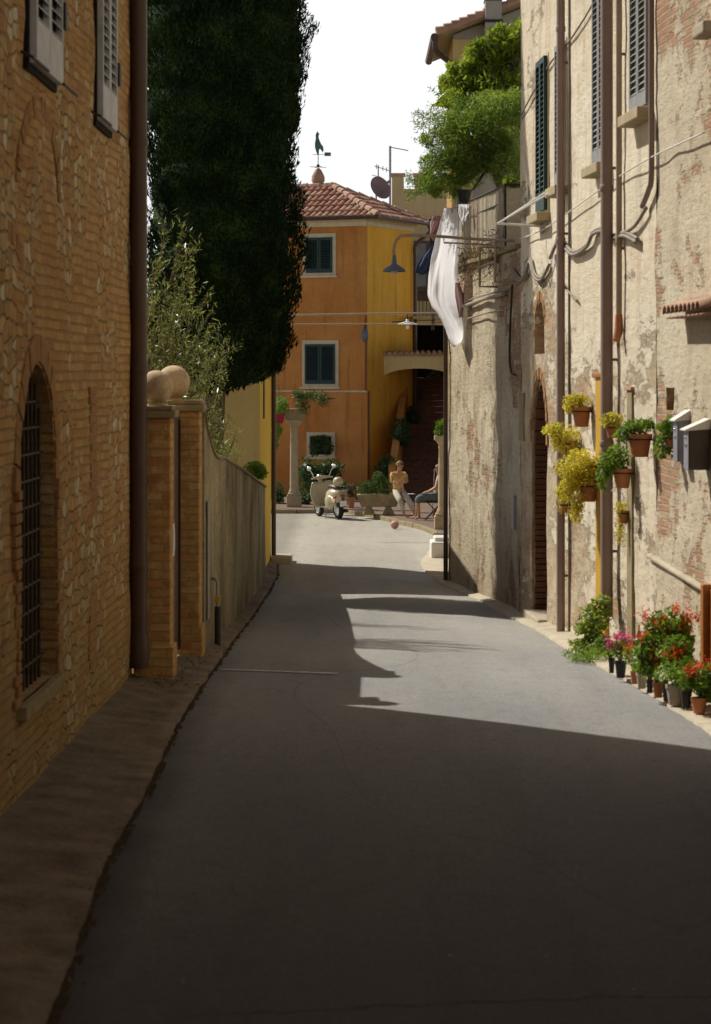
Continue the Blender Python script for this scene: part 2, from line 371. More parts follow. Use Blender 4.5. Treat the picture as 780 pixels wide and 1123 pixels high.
L['bigleaf'] = leafmat('glossy evergreen leaves', [(.07, .12, .015), (.22, .31, .035), (.5, .55, .1)], 1.6, .5, .35)
L['feather'] = leafmat('feathery green leaves', [(.07, .13, .02), (.2, .3, .05), (.38, .48, .12)], 1.6, .5, .5)
L['green'] = leafmat('pot plant leaves', [(.06, .13, .015), (.16, .28, .035), (.32, .42, .08)], 5, .45, .45)
L['sedum'] = leafmat('yellow green sedum', [(.3, .28, .03), (.68, .6, .08), (.85, .78, .22)], 6, .4, .6)
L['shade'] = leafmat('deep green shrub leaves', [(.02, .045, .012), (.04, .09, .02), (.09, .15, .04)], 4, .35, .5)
L['mid'] = leafmat('mid green leaves', [(.025, .06, .012), (.07, .13, .025), (.16, .22, .05)], 4, .35, .5)
L['red'] = leafmat('scarlet petals', [(.6, .05, .02), (.75, .07, .03), (.85, .14, .06)], 8, .4, .6)
L['pink'] = leafmat('magenta petals', [(.6, .06, .3), (.75, .12, .45), (.8, .3, .5)], 8, .4, .6)
L['whitep'] = leafmat('white petals', [(.7, .68, .6), (.8, .78, .7), (.85, .85, .8)], 8, .4, .6)
L['dry'] = leafmat('dry leaf litter', [(.1, .06, .03), (.2, .13, .06), (.3, .22, .12)], 8, .2, .9)
def clothmat(name, col, tr=.35):
    t = NT(name); t.fin(t.mix(t.rng(t.noise(3), .3, .7), col, tuple(x * .93 for x in col)), .9, t.noise(60), .001, .5, .1)
    b = t.n('ShaderNodeBsdfTranslucent', {'Color': col}); mx = t.n('ShaderNodeMixShader', {0: tr})
    t.nt.links.new(t.b.outputs[0], mx.inputs[1]); t.nt.links.new(b.outputs[0], mx.inputs[2]); t.nt.links.new(mx.outputs[0], t.out.inputs[0]); return t.mat
M['sheet'] = clothmat('white cotton', (.93, .93, .95), .75)
M['pinkcloth'] = clothmat('pale pink cotton', (.65, .45, .47))
M['jeans'] = clothmat('blue denim', (.07, .1, .19), .1)
M['mauve'] = clothmat('dark plum cotton', (.12, .06, .08), .1)

# ------------------------------------------------------------------ leaves
def leafmesh(name, mats, pts, size, parent=None, aspect=.5, bias=None, seed=1, groups=None, core=None, jitter=.35):
    """many small leaf faces in one mesh; groups: material index per leaf"""
    r = np.random.default_rng(seed); n = len(pts)
    a = r.normal(size=(n, 3))
    if bias is not None: a = a + np.array(bias)
    a /= np.linalg.norm(a, axis=1)[:, None]
    b = np.cross(a, r.normal(size=(n, 3))); b /= np.linalg.norm(b, axis=1)[:, None]
    sz = size * (1 + jitter * r.normal(size=n)).clip(.4, 2)
    a = a * sz[:, None]; b = b * (sz * aspect)[:, None]
    c = np.asarray(pts, float)
    v = np.stack([c - a, c + b * .5 - a * .1, c + a, c - b * .5 - a * .1], 1).reshape(-1, 3)
    cv = []; cf = []
    if core:
        mb = MB()
        for (cx, cy, cz, rx, ry, rz) in core: mb.ball((cx, cy, cz), (rx, ry, rz), 12, 8)
        cv = [tuple(Vector(q) + mnoise.noise_vector(Vector(q) * 2.5) * .25 * min(rx, rz)) for q in mb.v]; cf = mb.f
    nv = len(v) + len(cv)
    me = bpy.data.meshes.new(name); me.vertices.add(nv)
    co = np.concatenate([v.ravel(), np.array(cv, float).ravel()]) if len(cv) else v.ravel()
    me.vertices.foreach_set('co', co)
    nf = n + len(cf); me.loops.add(nf * 4); me.polygons.add(nf)
    idx = np.arange(n * 4)
    if len(cf): idx = np.concatenate([idx, np.array(cf).ravel() + n * 4])
    me.loops.foreach_set('vertex_index', idx.astype(np.int32))
    me.polygons.foreach_set('loop_start', (np.arange(nf) * 4).astype(np.int32))
    me.polygons.foreach_set('loop_total', np.full(nf, 4, np.int32))
    mi = np.zeros(nf, np.int32)
    if groups is not None: mi[:n] = groups
    me.polygons.foreach_set('material_index', mi)
    for m in (mats if isinstance(mats, (list, tuple)) else [mats]): me.materials.append(m)
    me.update(calc_edges=True); me.validate()
    o = bpy.data.objects.new(name, me); link(o, parent); return o
def blobs(bl, n, seed=1, gap=.0, gs=2.0, power=.45):
    r = np.random.default_rng(seed); out = []
    w = np.array([b[3] * b[4] * b[5] for b in bl]) ** .7; w = w / w.sum()
    for b, k in zip(bl, w):
        m_ = int(n * k * 1.6) + 1
        d = r.normal(size=(m_, 3)); d /= np.linalg.norm(d, axis=1)[:, None]
        q = d * (r.random(m_) ** power)[:, None] * np.array(b[3:6]) + np.array(b[:3])
        q = [p for p in q if mnoise.noise(Vector(p) * gs) > gap - .25]
        out += q[:int(n * k) + 1]
    return np.array(out)

# ------------------------------------------------------------------ wall frames
class Wall:
    def __init__(s, pts, side):       # side: +1 the street lies to the left (-X) of the run, -1 to the right
        s.p = [Vector(p) for p in pts]; s.side = side; s.L = [0]
        for a, b in zip(s.p, s.p[1:]): s.L.append(s.L[-1] + (b - a).length)
    def seg(s, u):
        for i in range(len(s.p) - 1):
            if u <= s.L[i + 1] or i == len(s.p) - 2: return i
    def at(s, u):
        i = s.seg(u); d = (s.p[i + 1] - s.p[i]).normalized(); return s.p[i] + d * (u - s.L[i]), d
    def P(s, u, z, o=0):
        q, d = s.at(u)
        # smooth normal
        _, d1 = s.at(max(0, u - .6)); _, d2 = s.at(min(s.L[-1], u + .6)); dd = (d1 + d2 + d).normalized()
        n = Vector((-dd.y, dd.x)) * s.side
        return Vector((q.x + n.x * o, q.y + n.y * o, z))
    def u(s, px):
        best = None
        for i in range(len(s.p) - 1):
            a, b = s.p[i], s.p[i + 1]
            if a.y < .5 and b.y < .5: continue
            d = (b - a).normalized(); t = hit(px, a, d)
            lo = -1e-6; hi = (b - a).length + 1e-6
            if lo <= t <= hi and a.y + d.y * t > 1: return s.L[i] + t
            e = min(abs(t - lo), abs(t - hi))
            if best is None or e < best[0]: best = (e, s.L[i] + t)
        return best[1]
    def uY(s, Y):
        for i in range(len(s.p) - 1):
            a, b = s.p[i], s.p[i + 1]
            if a.y <= Y <= b.y: return s.L[i] + (Y - a.y) / (b.y - a.y) * (b - a).length
    def z(s, px, py):
        return PZ(py, s.at(s.u(px))[0].y)
    def box(s, mb, u0, u1, z0, z1, o0, o1, mi=0):
        c = [s.P(u0, z0, o0), s.P(u1, z0, o0), s.P(u1, z0, o1), s.P(u0, z0, o1), s.P(u0, z1, o0), s.P(u1, z1, o0), s.P(u1, z1, o1), s.P(u0, z1, o1)]
        return mb.hexa(c, mi)
RW = Wall([(4.6, -8), (4.3, 5), (3.9, 12), (3.35, 20), (3.2, 22.5), (2.95, 26), (2.6, 30.5), (2.42, 33.5), (2.12, 38), (1.60, 42.3)], 1)
LW = Wall([(-2.578 + .0167 * -8, -8), (-2.578 + .0167 * 24, 24)], -1)

def loop_of(h):
    k, u0, u1, z0, z1 = h[:5]
    if k == 'rect': return [(u0, z0), (u1, z0), (u1, z1), (u0, z1)]
    r = (u1 - u0) / 2; rise = h[5] if len(h) > 5 else r; n = 10
    return [(u0, z0), (u1, z0)] + [((u0 + u1) / 2 + r * math.cos(PI * i / n), z1 - rise + rise * math.sin(PI * i / n)) for i in range(n + 1)]
def inside(h, u, z):
    lp = loop_of(h); c = False; j = len(lp) - 1
    for i in range(len(lp)):
        if (lp[i][1] > z) != (lp[j][1] > z) and u < (lp[j][0] - lp[i][0]) * (z - lp[i][1]) / (lp[j][1] - lp[i][1]) + lp[i][0]: c = not c
        j = i
    return c
def rough_o(W, u, z, amp, sc=1.3):
    q = W.P(u, z, 0)
    return amp * (mnoise.noise(Vector((q.x, q.y * .5, q.z)) * sc) * 1.0 + .4 * mnoise.noise(Vector((q.x + 9, q.y * .5, q.z)) * sc * 3.1))
def facade(mb, W, ua, ub, z0, z1, holes=(), res=.2, amp=.015, depth=.3, mi=0, mi_rev=0, ztop=None):
    vs = []; es = []
    def addloop(lp):
        b = len(vs); vs.extend(Vector(p) for p in lp); n = len(lp); es.extend((b + i, b + (i + 1) % n) for i in range(n))
    nu = max(2, int((ub - ua) / res)); nz = max(2, int((z1 - z0) / res))
    border = [(ua + (ub - ua) * i / nu, z0) for i in range(nu)] + [(ub, z0 + (z1 - z0) * j / nz) for j in range(nz)] + \
             [(ub - (ub - ua) * i / nu, z1) for i in range(nu)] + [(ua, z1 - (z1 - z0) * j / nz) for j in range(nz)]
    addloop(border)
    def dense(lp):
        out = []
        for i in range(len(lp)):
            a = Vector(lp[i]); b = Vector(lp[(i + 1) % len(lp)]); k = max(1, int((b - a).length / res))
            out += [tuple(a.lerp(b, t / k)) for t in range(k)]
        return out
    hl = [dense(loop_of(h)) for h in holes]
    for lp in hl: addloop(lp)
    for i in range(1, nu):
        for j in range(1, nz):
            u = ua + (ub - ua) * (i + random.uniform(-.25, .25)) / nu; z = z0 + (z1 - z0) * (j + random.uniform(-.25, .25)) / nz
            if not any(inside(h, u, z) for h in holes): vs.append(Vector((u, z)))
    r = delaunay_2d_cdt(vs, es, [], 0, 1e-5)
    tris = []
    for f in r[2]:
        c = sum((r[0][i] for i in f), Vector((0, 0))) / len(f)
        if any(inside(h, c.x, c.y) for h in holes): continue
        tris.append(tuple(f) if W.side > 0 else tuple(f)[::-1])
    def pt(u, z):
        q = W.P(u, z, rough_o(W, u, z, amp))
        if ztop is not None and z >= z1 - 1e-4: q.z = ztop(q.y)
        return q
    mb.add([pt(v.x, v.y) for v in r[0]], tris, mi)
    for h, lp in zip(holes, hl):
        n = len(lp); dp = h[6] if len(h) > 6 else depth
        front = [pt(*p) for p in lp]; back = [W.P(p[0], p[1], -dp) for p in lp]
        mb.add(front + back, [(i, (i + 1) % n, n + (i + 1) % n, n + i) for i in range(n)], mi_rev)
def shell(mb, W, ua, ub, z0, z1, back, mi=0):
    """sides, back and flat top behind a facade; back = distance away from the street"""
    us = [ua] + [l for l in W.L if ua < l < ub] + [ub]
    fr = [W.P(u, 0, -.0) for u in us]
    b0 = Vector((fr[0].x + back, fr[0].y, 0)); b1 = Vector((fr[-1].x + back, fr[-1].y, 0))
    for a, b in ((fr[0], b0), (b0, b1), (b1, fr[-1])):
        mb.quad((a.x, a.y, z0), (b.x, b.y, z0), (b.x, b.y, z1), (a.x, a.y, z1), mi)
    mb.poly([(p.x, p.y, z1) for p in fr] + [(b1.x, b1.y, z1), (b0.x, b0.y, z1)], mi)
def arch_bricks(mb, W, uc, zs, r, ry, o0, o1, a0=0, a1=PI, n=19, t=.24, gap=.12):
    for i in range(n):
        p = a0 + (a1 - a0) * (i + gap / 2) / n; q = a0 + (a1 - a0) * (i + 1 - gap / 2) / n
        oo = o1 + random.uniform(-.006, .008)
        R = [(r, ry), (r + t, ry + t)]
        pts = [(uc + R[0][0] * math.cos(p), zs + R[0][1] * math.sin(p)), (uc + R[1][0] * math.cos(p), zs + R[1][1] * math.sin(p)),
               (uc + R[1][0] * math.cos(q), zs + R[1][1] * math.sin(q)), (uc + R[0][0] * math.cos(q), zs + R[0][1] * math.sin(q))]
        c = [W.P(u, z, o0) for u, z in pts] + [W.P(u, z, oo) for u, z in pts]
        mb.hexa(c, 0)
def shutter(W, name, parent, u0, u1, z0, z1, o, mat, slat=.055, solid_low=0.0, th=.035):
    """louvred leaf: stiles, rails and tilted slats"""
    mb = MB(); s = .055
    W.box(mb, u0, u0 + s, z0, z1, o, o + th); W.box(mb, u1 - s, u1, z0, z1, o, o + th)
    W.box(mb, u0 + s, u1 - s, z1 - s * 1.4, z1, o, o + th); W.box(mb, u0 + s, u1 - s, z0, z0 + s * 1.6 + solid_low, o, o + th)
    z = z0 + s * 1.6 + solid_low + .01
    while z < z1 - s * 1.4 - slat * .6:
        c = [W.P(u0 + s, z, o + th * .95), W.P(u1 - s, z, o + th * .95), W.P(u1 - s, z + slat * .5, o + .004), W.P(u0 + s, z + slat * .5, o + .004)]
        c2 = [p + Vector((0, 0, .008)) for p in c]
        mb.hexa(c + c2); z += slat
    return mb.build(name, mat, parent)
def wpoly(W, pxs, o=.03, dz=0):       # a run over the wall given by photo columns/rows
    return [W.P(W.u(x), W.z(x, y) + dz, o) for x, y in pxs]
def smooth_path(pts, k=6):
    pts = [Vector(p) for p in pts]; out = []
    for i in range(len(pts) - 1):
        p0 = pts[max(i - 1, 0)]; p1 = pts[i]; p2 = pts[i + 1]; p3 = pts[min(i + 2, len(pts) - 1)]
        for j in range(k):
            t = j / k
            out.append(.5 * ((2 * p1) + (p2 - p0) * t + (2 * p0 - 5 * p1 + 4 * p2 - p3) * t * t + (3 * p1 - p0 - 3 * p2 + p3) * t ** 3))
    out.append(pts[-1]); return out
def sag(a, b, s, k=14):
    a = Vector(a); b = Vector(b)
    return [a.lerp(b, i / k) - Vector((0, 0, s * 4 * (i / k) * (1 - i / k))) for i in range(k + 1)]

# ================================================================== SETTING: ground, road, paths
mb = MB()
ys = [-60, -20, -5, 0, 5, 10, 15, 20, 22, 24, 26, 28, 30, 32.5, 35, 37.5, 40, 42.5, 45, 48, 52, 60, 70, 90, 150, 300, 600, 900]
xs = [-500, -120, -40, -12, -6, -3, 0, 3, 6, 12, 40, 120, 500]
mb.add([(x, y, gz(y) - .10) for y in ys for x in xs], [(j * len(xs) + i, j * len(xs) + i + 1, (j + 1) * len(xs) + i + 1, (j + 1) * len(xs) + i) for j in range(len(ys) - 1) for i in range(len(xs) - 1)])
tag(mb.build('ground', M['earth'], None, True), 'dry earth ground under the street and gardens', kind='structure')

def pl(pts, y):
    for (x0, a), (x1, b) in zip(pts, pts[1:]):
        if y <= b: return x0 + (x1 - x0) * max(0, (y - a) / (b - a))
    return pts[-1][0]
RL = [(-1.52, -8), (-1.4, 10), (-1.40, 12), (-1.5, 15), (-1.47, 18), (-1.5, 21.4), (-1.43, 26), (-1.42, 38), (-1.38, 44), (-1.5, 47.4), (-1.75, 47.6), (-8.5, 47.9), (-9, 66)]
RR = [(4.3, -8), (3.9, 8), (3.45, 15), (2.99, 20.7), (2.76, 24), (2.47, 26.7), (2.33, 31.5), (1.95, 38.5), (1.52, 42), (1.32, 45), (1.30, 47), (1.62, 51), (1.9, 54), (2.0, 58), (2.6, 66)]
def edge_n(y, s): return .035 * mnoise.noise(Vector((s, y * 1.7, 0))) + .018 * mnoise.noise(Vector((s, y * 6, 3)))
mb = MB(); rows = []; y = -8.0
while y < 65.5: rows.append(y); y += .2
NC = 22
for y in rows:
    a = pl(RL, y) + edge_n(y, 1) * .8; b = pl(RR, y) + edge_n(y, 7)
    for i in range(NC + 1):
        t = i / NC; x = a + (b - a) * t
        cam = .035 * math.sin(PI * t) if y < 46 else .0
        mb.v.append((x, y, gz(y) + cam + .006 * mnoise.noise(Vector((x, y, 0)) * .9)))
for j in range(len(rows) - 1):
    for i in range(NC): mb.f.append((j * (NC + 1) + i, j * (NC + 1) + i + 1, (j + 1) * (NC + 1) + i + 1, (j + 1) * (NC + 1) + i)); mb.m.append(0)
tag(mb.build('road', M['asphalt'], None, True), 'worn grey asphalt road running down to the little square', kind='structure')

# left footpath: sloping concrete gutter strip up against the walls, broken outer edge with a dark gap beside the asphalt
def lwx(y): return -2.578 + .0167 * y if y < 24 else (-1.9 if y < 27 else -1.62)
mb = MB(); rows = []; y = -8.0
while y < 47.4: rows.append(y); y += .1
for y in rows:
    a = lwx(y) - .1; b = pl(RL, y) - (.04 if y < 20 else .035 if y < 30 else .03) + edge_n(y, 13) * .5
    b = max(b, a + .05)
    h0 = .12 + .03 * mnoise.noise(Vector((2, y * .7, 0))); h1 = .035 + .015 * mnoise.noise(Vector((2, y * 2.7, 5)))
    for i in range(9):
        t = i / 8; x = a + (b - a) * t
        mb.v.append((x, y, gz(y) + h0 + (h1 - h0) * t ** .8 + .012 * mnoise.noise(Vector((x * 2, y * 2, 1)))))
    mb.v.append((b + .01, y, gz(y) - .08))
for j in range(len(rows) - 1):
    for i in range(9): mb.f.append((j * 10 + i, j * 10 + i + 1, (j + 1) * 10 + i + 1, (j + 1) * 10 + i)); mb.m.append(0)
tag(mb.build('footpath', M['concrete'], None, True), 'cracked sloping concrete strip along the left hand walls', kind='structure')
# soil in the gap
mb = MB(); y = -8.0; rows = []
while y < 47.4: rows.append(y); y += .12
for y in rows:
    b = pl(RL, y)
    w = .16 if y < 16 else .11
    for i in range(4):
        x = b - w * .95 + (w + .02) * i / 3 + .01 * mnoise.noise(Vector((i, y * 5, 0)))
        mb.v.append((x, y, gz(y) - .0 + .018 * mnoise.noise(Vector((x * 9, y * 4, 2)))))
for j in range(len(rows) - 1):
    for i in range(3): mb.f.append((j * 4 + i, j * 4 + i + 1, (j + 1) * 4 + i + 1, (j + 1) * 4 + i)); mb.m.append(0)
tag(mb.build('gutter_soil', M['dirt'], None, True), 'dark soil in the gap between footpath and asphalt', 'soil', kind='stuff')
r = np.random.default_rng(4); pts = []
for i in range(900):
    y = 11 + 33 * r.random() ** 1.3; x = pl(RL, y) - .1 + r.normal() * .07; pts.append((x, y, gz(y) + .02 + .012 * r.random()))
for i in range(260):
    y = 22.8 + 3.5 * r.random(); x = -1.75 + r.normal() * .12; pts.append((x, y, gz(y) + .1))
o = leafmesh('leaf_litter', L['dry'], np.array(pts), .016, None, .7, None, 5); tag(o, 'dry leaves and crumbs blown along the gutter edge', 'leaf litter', kind='stuff')
# right kerb strip between asphalt and the walls
mb = MB(); rows = []; y = -8.0
while y < 58: rows.append(y); y += .15
for y in rows:
    a = pl(RR, y) - .05 + edge_n(y, 23)
    b = (RW.at(RW.uY(min(y, 42.2)))[0].x + .1) if y < 42.3 else 3.2
    for i in range(5):
        x = a + (b - a) * i / 4
        mb.v.append((x, y, gz(y) + .028 + .012 * i / 4 * 3 + .008 * mnoise.noise(Vector((x * 3, y * 3, 1)))))
    mb.v.append((a - .004, y, gz(y) - .05))
for j in range(len(rows) - 1):
    for i in range(4): mb.f.append((j * 6 + i, j * 6 + i + 1, (j + 1) * 6 + i + 1, (j + 1) * 6 + i)); mb.m.append(0)
    mb.f.append((j * 6 + 5, j * 6, (j + 1) * 6, (j + 1) * 6 + 5)); mb.m.append(0)
tag(mb.build('kerb_strip', M['kerbc'], None, True), 'pale concrete strip along the foot of the right hand walls', kind='structure')
# thin mottled white line across the road
mb = MB()
for i in range(12):
    x0 = -1.38 + i * .1; x1 = x0 + .1
    def lz(x, y): return gz(y) + .035 * math.sin(PI * (x + 1.45) / 4) + .012
    ya = 25.3 + (x0 + 1.4) * -.55; yb = 25.3 + (x1 + 1.4) * -.55
    mb.quad((x0, ya, lz(x0, ya)), (x1, yb, lz(x1, yb)), (x1, yb + .06, lz(x1, yb)), (x0, ya + .06, lz(x0, ya)))
tag(mb.build('road_line', M['pale_line']), 'thin mottled white line across the left half of the road', kind='structure')
# terrace in front of the orange house
TE = [(-9, 64.6), (-2.18, 63.9), (-.24, 64.0), (.49, 62.0), (1.1, 59.3), (1.6, 57.2), (1.83, 55.4), (1.82, 54.3)]
mb = MB(); mb.prism(TE + [(6, 54.3), (6, 92), (-9, 92)], -.9, -.52)
tag(mb.build('terrace', M['paving'], None, False, .02), 'brown paved terrace in front of the orange house', kind='structure')
mb = MB()
for a, b in zip(TE, TE[1:]):
    a = Vector(a); b = Vector(b); d = (b - a).normalized(); n = Vector((d.y, -d.x)); k = max(1, int((b - a).length / .6))
    for i in range(k):
        p = a.lerp(b, (i + .02) / k); q = a.lerp(b, (i + .98) / k)
        mb.prism([p + n * .10, q + n * .10, q + n * .003, p + n * .003], -.9, -.515 + random.uniform(-.006, .006))
tag(mb.build('kerb', M['coping'], None, False, .012), 'weathered stone kerb around the terrace', kind='structure')

# ================================================================== LEFT MASONRY HOUSE
LH = thing('masonry_house', 'tall house of mixed stone and brown brick with peeling white shutters', 'house', (-2.3, 12, 0))
uA = LW.u(15); aw = (LW.u(16), LW.u(58)); Yc = lambda W, px: W.at(W.u(px))[0].y
zs, zt = PZ(757, Yc(LW, 40)), PZ(398, Yc(LW, 38))
w_u0, w_u1 = LW.u(20), LW.u(60)
arch_h = ('arch', w_u0, w_u1, zs, zt, .5 * (w_u1 - w_u0), .26)
mb = MB()
facade(mb, LW, LW.uY(9), LW.uY(24), -.3, 10.5, [arch_h], .16, .03, .26, 0, 0)
facade(mb, LW, LW.uY(-7.9), LW.uY(9), -.3, 10.5, [], 1.0, .0, .3)
shell(mb, LW, LW.uY(-7.9), LW.uY(24), -.3, 10.5, -6)
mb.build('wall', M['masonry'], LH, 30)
mb = MB(); mb.prism([(-9, -8.6), (-1.62, -8.6), (-1.62, 24.35), (-9, 24.35)], 10.5, 10.66)
rf = mb.build('roof', M['tile'], LH)
mb = MB(); uc = (w_u0 + w_u1) / 2; ry = .5 * (w_u1 - w_u0)
arch_bricks(mb, LW, uc, zt - ry, (w_u1 - w_u0) / 2 + .01, ry + .01, -.02, .014, 0, PI, 17, .2)
z = zs
while z < zt - ry:
    for s in (0, 1):
        w = random.choice((.14, .26))
        if s: LW.box(mb, w_u1 + .01, w_u1 + .01 + w, z + .005, z + .07, -.02, .028 + random.uniform(-.006, .008))
        else: LW.box(mb, w_u0 - .01 - w, w_u0 - .01, z + .005, z + .07, -.02, .028 + random.uniform(-.006, .008))
    z += .078
mb.build('brick_surround', M['vouss'], LH, False, .006)
mb = MB()                                      # blind relieving arch and brick pilaster in the masonry
arch_bricks(mb, LW, LW.u(44), PZ(212, Yc(LW, 44)), .95, .55, -.03, .008, 0, PI, 24, .15)
mb.build('relieving_arch', M['vouss'], LH, False, .006); mb = MB(); arch_bricks(mb, LW, LW.u(8), PZ(330, Yc(LW, 8)), .7, .4, -.03, .006, 0, PI * .9, 16, .14)
mb.build('relieving_arch', M['vouss'], LH, False, .006); mb = MB(); u = LW.u(103)
z = .5
while z < 2.9:
    k = random.choice((0, .09)); LW.box(mb, u - .3 + k, u + .2 + k, z + .006, z + .07, -.02, .008 + random.uniform(-.008, .006)); z += .08
mb.build('brick_pilaster', M['vouss'], LH, False, .006)
wn = MB(); LW.box(wn, w_u0 - .05, w_u1 + .05, zs - .1, zs, -.02, .07); sill = wn.build('sill', M['coping'], LH, False, .01)
win = MB(); LW.box(win, w_u0 - .2, w_u1 + .2, zs - .1, zt + .1, -.30, -.262); win.build('window', M['dark'], LH)
g = MB()
nb = 9
for i in range(1, nb):
    u = w_u0 + (w_u1 - w_u0) * i / nb; zz = zt - ry + ry * math.sqrt(max(0, 1 - ((u - uc) / ((w_u1 - w_u0) / 2)) ** 2))
    g.tube([LW.P(u, zs, -.09), LW.P(u, zz, -.09)], .013, 6)
z = zs + .16
while z < zt:
    f = 1 if z < zt - ry else math.sqrt(max(0, 1 - ((z - zt + ry) / ry) ** 2)); hw = (w_u1 - w_u0) / 2 * f
    g.tube([LW.P(uc - hw, z, -.09), LW.P(uc + hw, z, -.09)], .010, 6); z += .19
g.build('grille', M['iron'], LH)
for (xa, xb, ya, yb) in ((28, 58, 68, 92), (103, 119.5, 131, 145)):
    ua, ub = LW.u(xa), LW.u(xb); zb = PZ(ya, Yc(LW, xa)); ztop = zb + 2.0
    fr = MB(); LW.box(fr, ua - .05, ub + .05, zb - .05, ztop + .05, -.02, .025); fo = fr.build('window', M['dark'], LH)
    um = (ua + ub) / 2
    for a, b in ((ua, um - .006), (um + .006, ub)):
        shutter(LW, 'shutter', fo, a, b, zb, ztop, .03, M['shut_white'], .085, .22, .05)
    for a, b in ((ua - .28, ua + .5), (ub - .05, ub + .72)):
        hk = MB()
        hk.tube([LW.P(a, zb + .0, .09), LW.P(b, zb + .0, .09)], .011, 6)
        hk.tube([LW.P(a, zb - .0, .09), LW.P(a, zb + .04, .01)], .012, 6); hk.build('shutter_hook', M['iron'], fo)
    hk = MB(); LW.box(hk, ub - .02, ub + .09, zb + .42, zb + .62, .02, .1)
    hk.build('shutter_catch', M['iron'], fo)
p = MB(); px_, py_ = -2.10, 23.82
p.tube([(px_, py_, 10.6), (px_, py_, .18)], .083, 16)
p.lathe((px_, py_, .16), [(.1, 0), (.105, .2), (.09, .3), (.086, .34)], 16)
for zz in (1.1, 3.0, 5.2, 7.4): p.lathe((px_, py_, zz), [(.09, 0), (.094, .02), (.094, .06), (.09, .08)], 16)
p.build('drainpipe', M['pipe_brown'], LH, 40)

m_ = MB(); m_.box(-9, 12, -34, -30, -.5, 11.5); m_.box(-9, -2.7, -30, -8.1, -.5, 10.5); m_.box(4.7, 12, -30, -8.1, -.5, 11.5)  # unseen houses added behind the camera to cut sky light on the street
for k in range(4): m_.box(-7 + k * 4.4, -6 + k * 4.4, -29.99, -29.95, 5, 6.6)
t = m_.build('sky_block_houses', M['plaster_mid0'] if 'plaster_mid0' in M else M['tan']); tag(t, 'unseen plain houses added behind the viewer to block sky light', 'house')
# ================================================================== GATE PILLARS WITH BALLS, GARDEN WALL
def pillar(x0, x1, y0, y1, ztop, label, cp):
    zb = gz(y0)
    t = thing('gate_pillar', label, 'gate pillar', ((x0 + x1) / 2, (y0 + y1) / 2, zb), 'brick gate pillars')
    m_ = MB(); m_.box(x0, x1, y0, y1, zb - .1, ztop); m_.box(x0 - .03, x1 + .03, y0 - .03, y1 + .03, zb - .1, zb + .38)
    m_.build('shaft', M['pbrick'], t, False, .015)
    m_ = MB(); m_.box(x0 - .05, x1 + .05, y0 - .05, y1 + .05, ztop, ztop + .07); m_.box(x0 - .02, x1 + .02, y0 - .02, y1 + .02, ztop + .07, ztop + .12)
    m_.build('cap', M['coping'], t, False, .015)
    return t
pillar(-2.13, -1.80, 23.95, 24.4, 2.57, 'slim brick gate pillar right behind the brown drainpipe', 'cap')
m_ = MB()
pillar(-1.99, -1.66, 26.2, 26.65, 2.60, 'brick gate pillar joined to the garden wall', 'cap')
for x, y, z, r, lb in ((-1.955, 24.17, 2.69, .165, 'pale terracotta ball on the gate pillar beside the drainpipe, half hidden'),
                       (-1.955, 26.43, 2.72, .178, 'pale terracotta ball on the farther gate pillar, seen whole')):
    t = thing('ball_finial', lb, 'ball finial', (x, y, z), 'terracotta balls on the gate pillars')
    m_ = MB(); m_.ball((x, y, z + r + .015), r, 32, 20); m_.build('ball', M['terra_ball'], t, True)
    m_ = MB(); m_.lathe((x, y, z - .01), [(.09, 0), (.09, .02), (.06, .04), (.055, .06)], 20); m_.build('base', M['terra_ball'], t, 40)
t = thing('solid_gate', 'plain brown sheet metal gate shut between the two brick pillars', 'gate', (-1.9, 25.3, 0))
m_ = MB(); m_.box(-1.91, -1.88, 24.46, 26.14, .1, 2.5); m_.build('gate_panel', M['pipe_brown'], t)
m_ = MB(); m_.box(-1.93, -1.86, 24.41, 24.455, .08, 2.52); m_.box(-1.93, -1.86, 26.145, 26.19, .08, 2.52); m_.box(-1.925, -1.865, 24.46, 26.14, 2.505, 2.56); m_.build('gate_frame', M['iron'], t)
GW = Wall([(-1.64, 26.7), (-1.58, 34), (-1.56, 42.6)], -1)
def gtop(y):
    if y < 30: s = max(0, (y - 26.6) / 3.4); return 1.97 + .62 * (1 - s) ** 2.6
    return 1.97 - (y - 30) * .0745
gw = thing('garden_wall', 'plastered garden wall with dark vertical stains and swooping top', 'wall', (-1.7, 34, -.4))
mb = MB()
us = [GW.L[-1] * i / 60 for i in range(61)]; zn = 16; vs = []
for u in us:
    q = GW.P(u, 0); zt_ = gtop(q.y)
    for j in range(zn + 1):
        z = -1 + (zt_ + 1) * j / zn; vs.append(GW.P(u, z, rough_o(GW, u, z, .012)))
    vs.append(GW.P(u, zt_, -.24)); vs.append(GW.P(u, -1, -.24))
k = zn + 3
mb.add(vs, [(i * k + j, (i + 1) * k + j, (i + 1) * k + (j + 1) % k, i * k + (j + 1) % k) for i in range(60) for j in range(k)])
mb.poly([vs[60 * k + j] for j in range(k)]); mb.poly([vs[j] for j in range(k)])
mb.build('wall_body', M['plaster_gard'], gw, 40)
mb = MB(); vs = []
for u in us:
    q = GW.P(u, 0); zt_ = gtop(q.y)
    vs += [GW.P(u, zt_ + .003, .025), GW.P(u, zt_ + .04, .02), GW.P(u, zt_ + .055, -.12), GW.P(u, zt_ + .04, -.26), GW.P(u, zt_ + .003, -.265)]
mb.add(vs, [(i * 5 + j, (i + 1) * 5 + j, (i + 1) * 5 + (j + 1) % 5, i * 5 + (j + 1) % 5) for i in range(60) for j in range(5)])
mb.poly(vs[-5:]); mb.poly(vs[:5])
mb.build('coping', M['coping'], gw, 40)
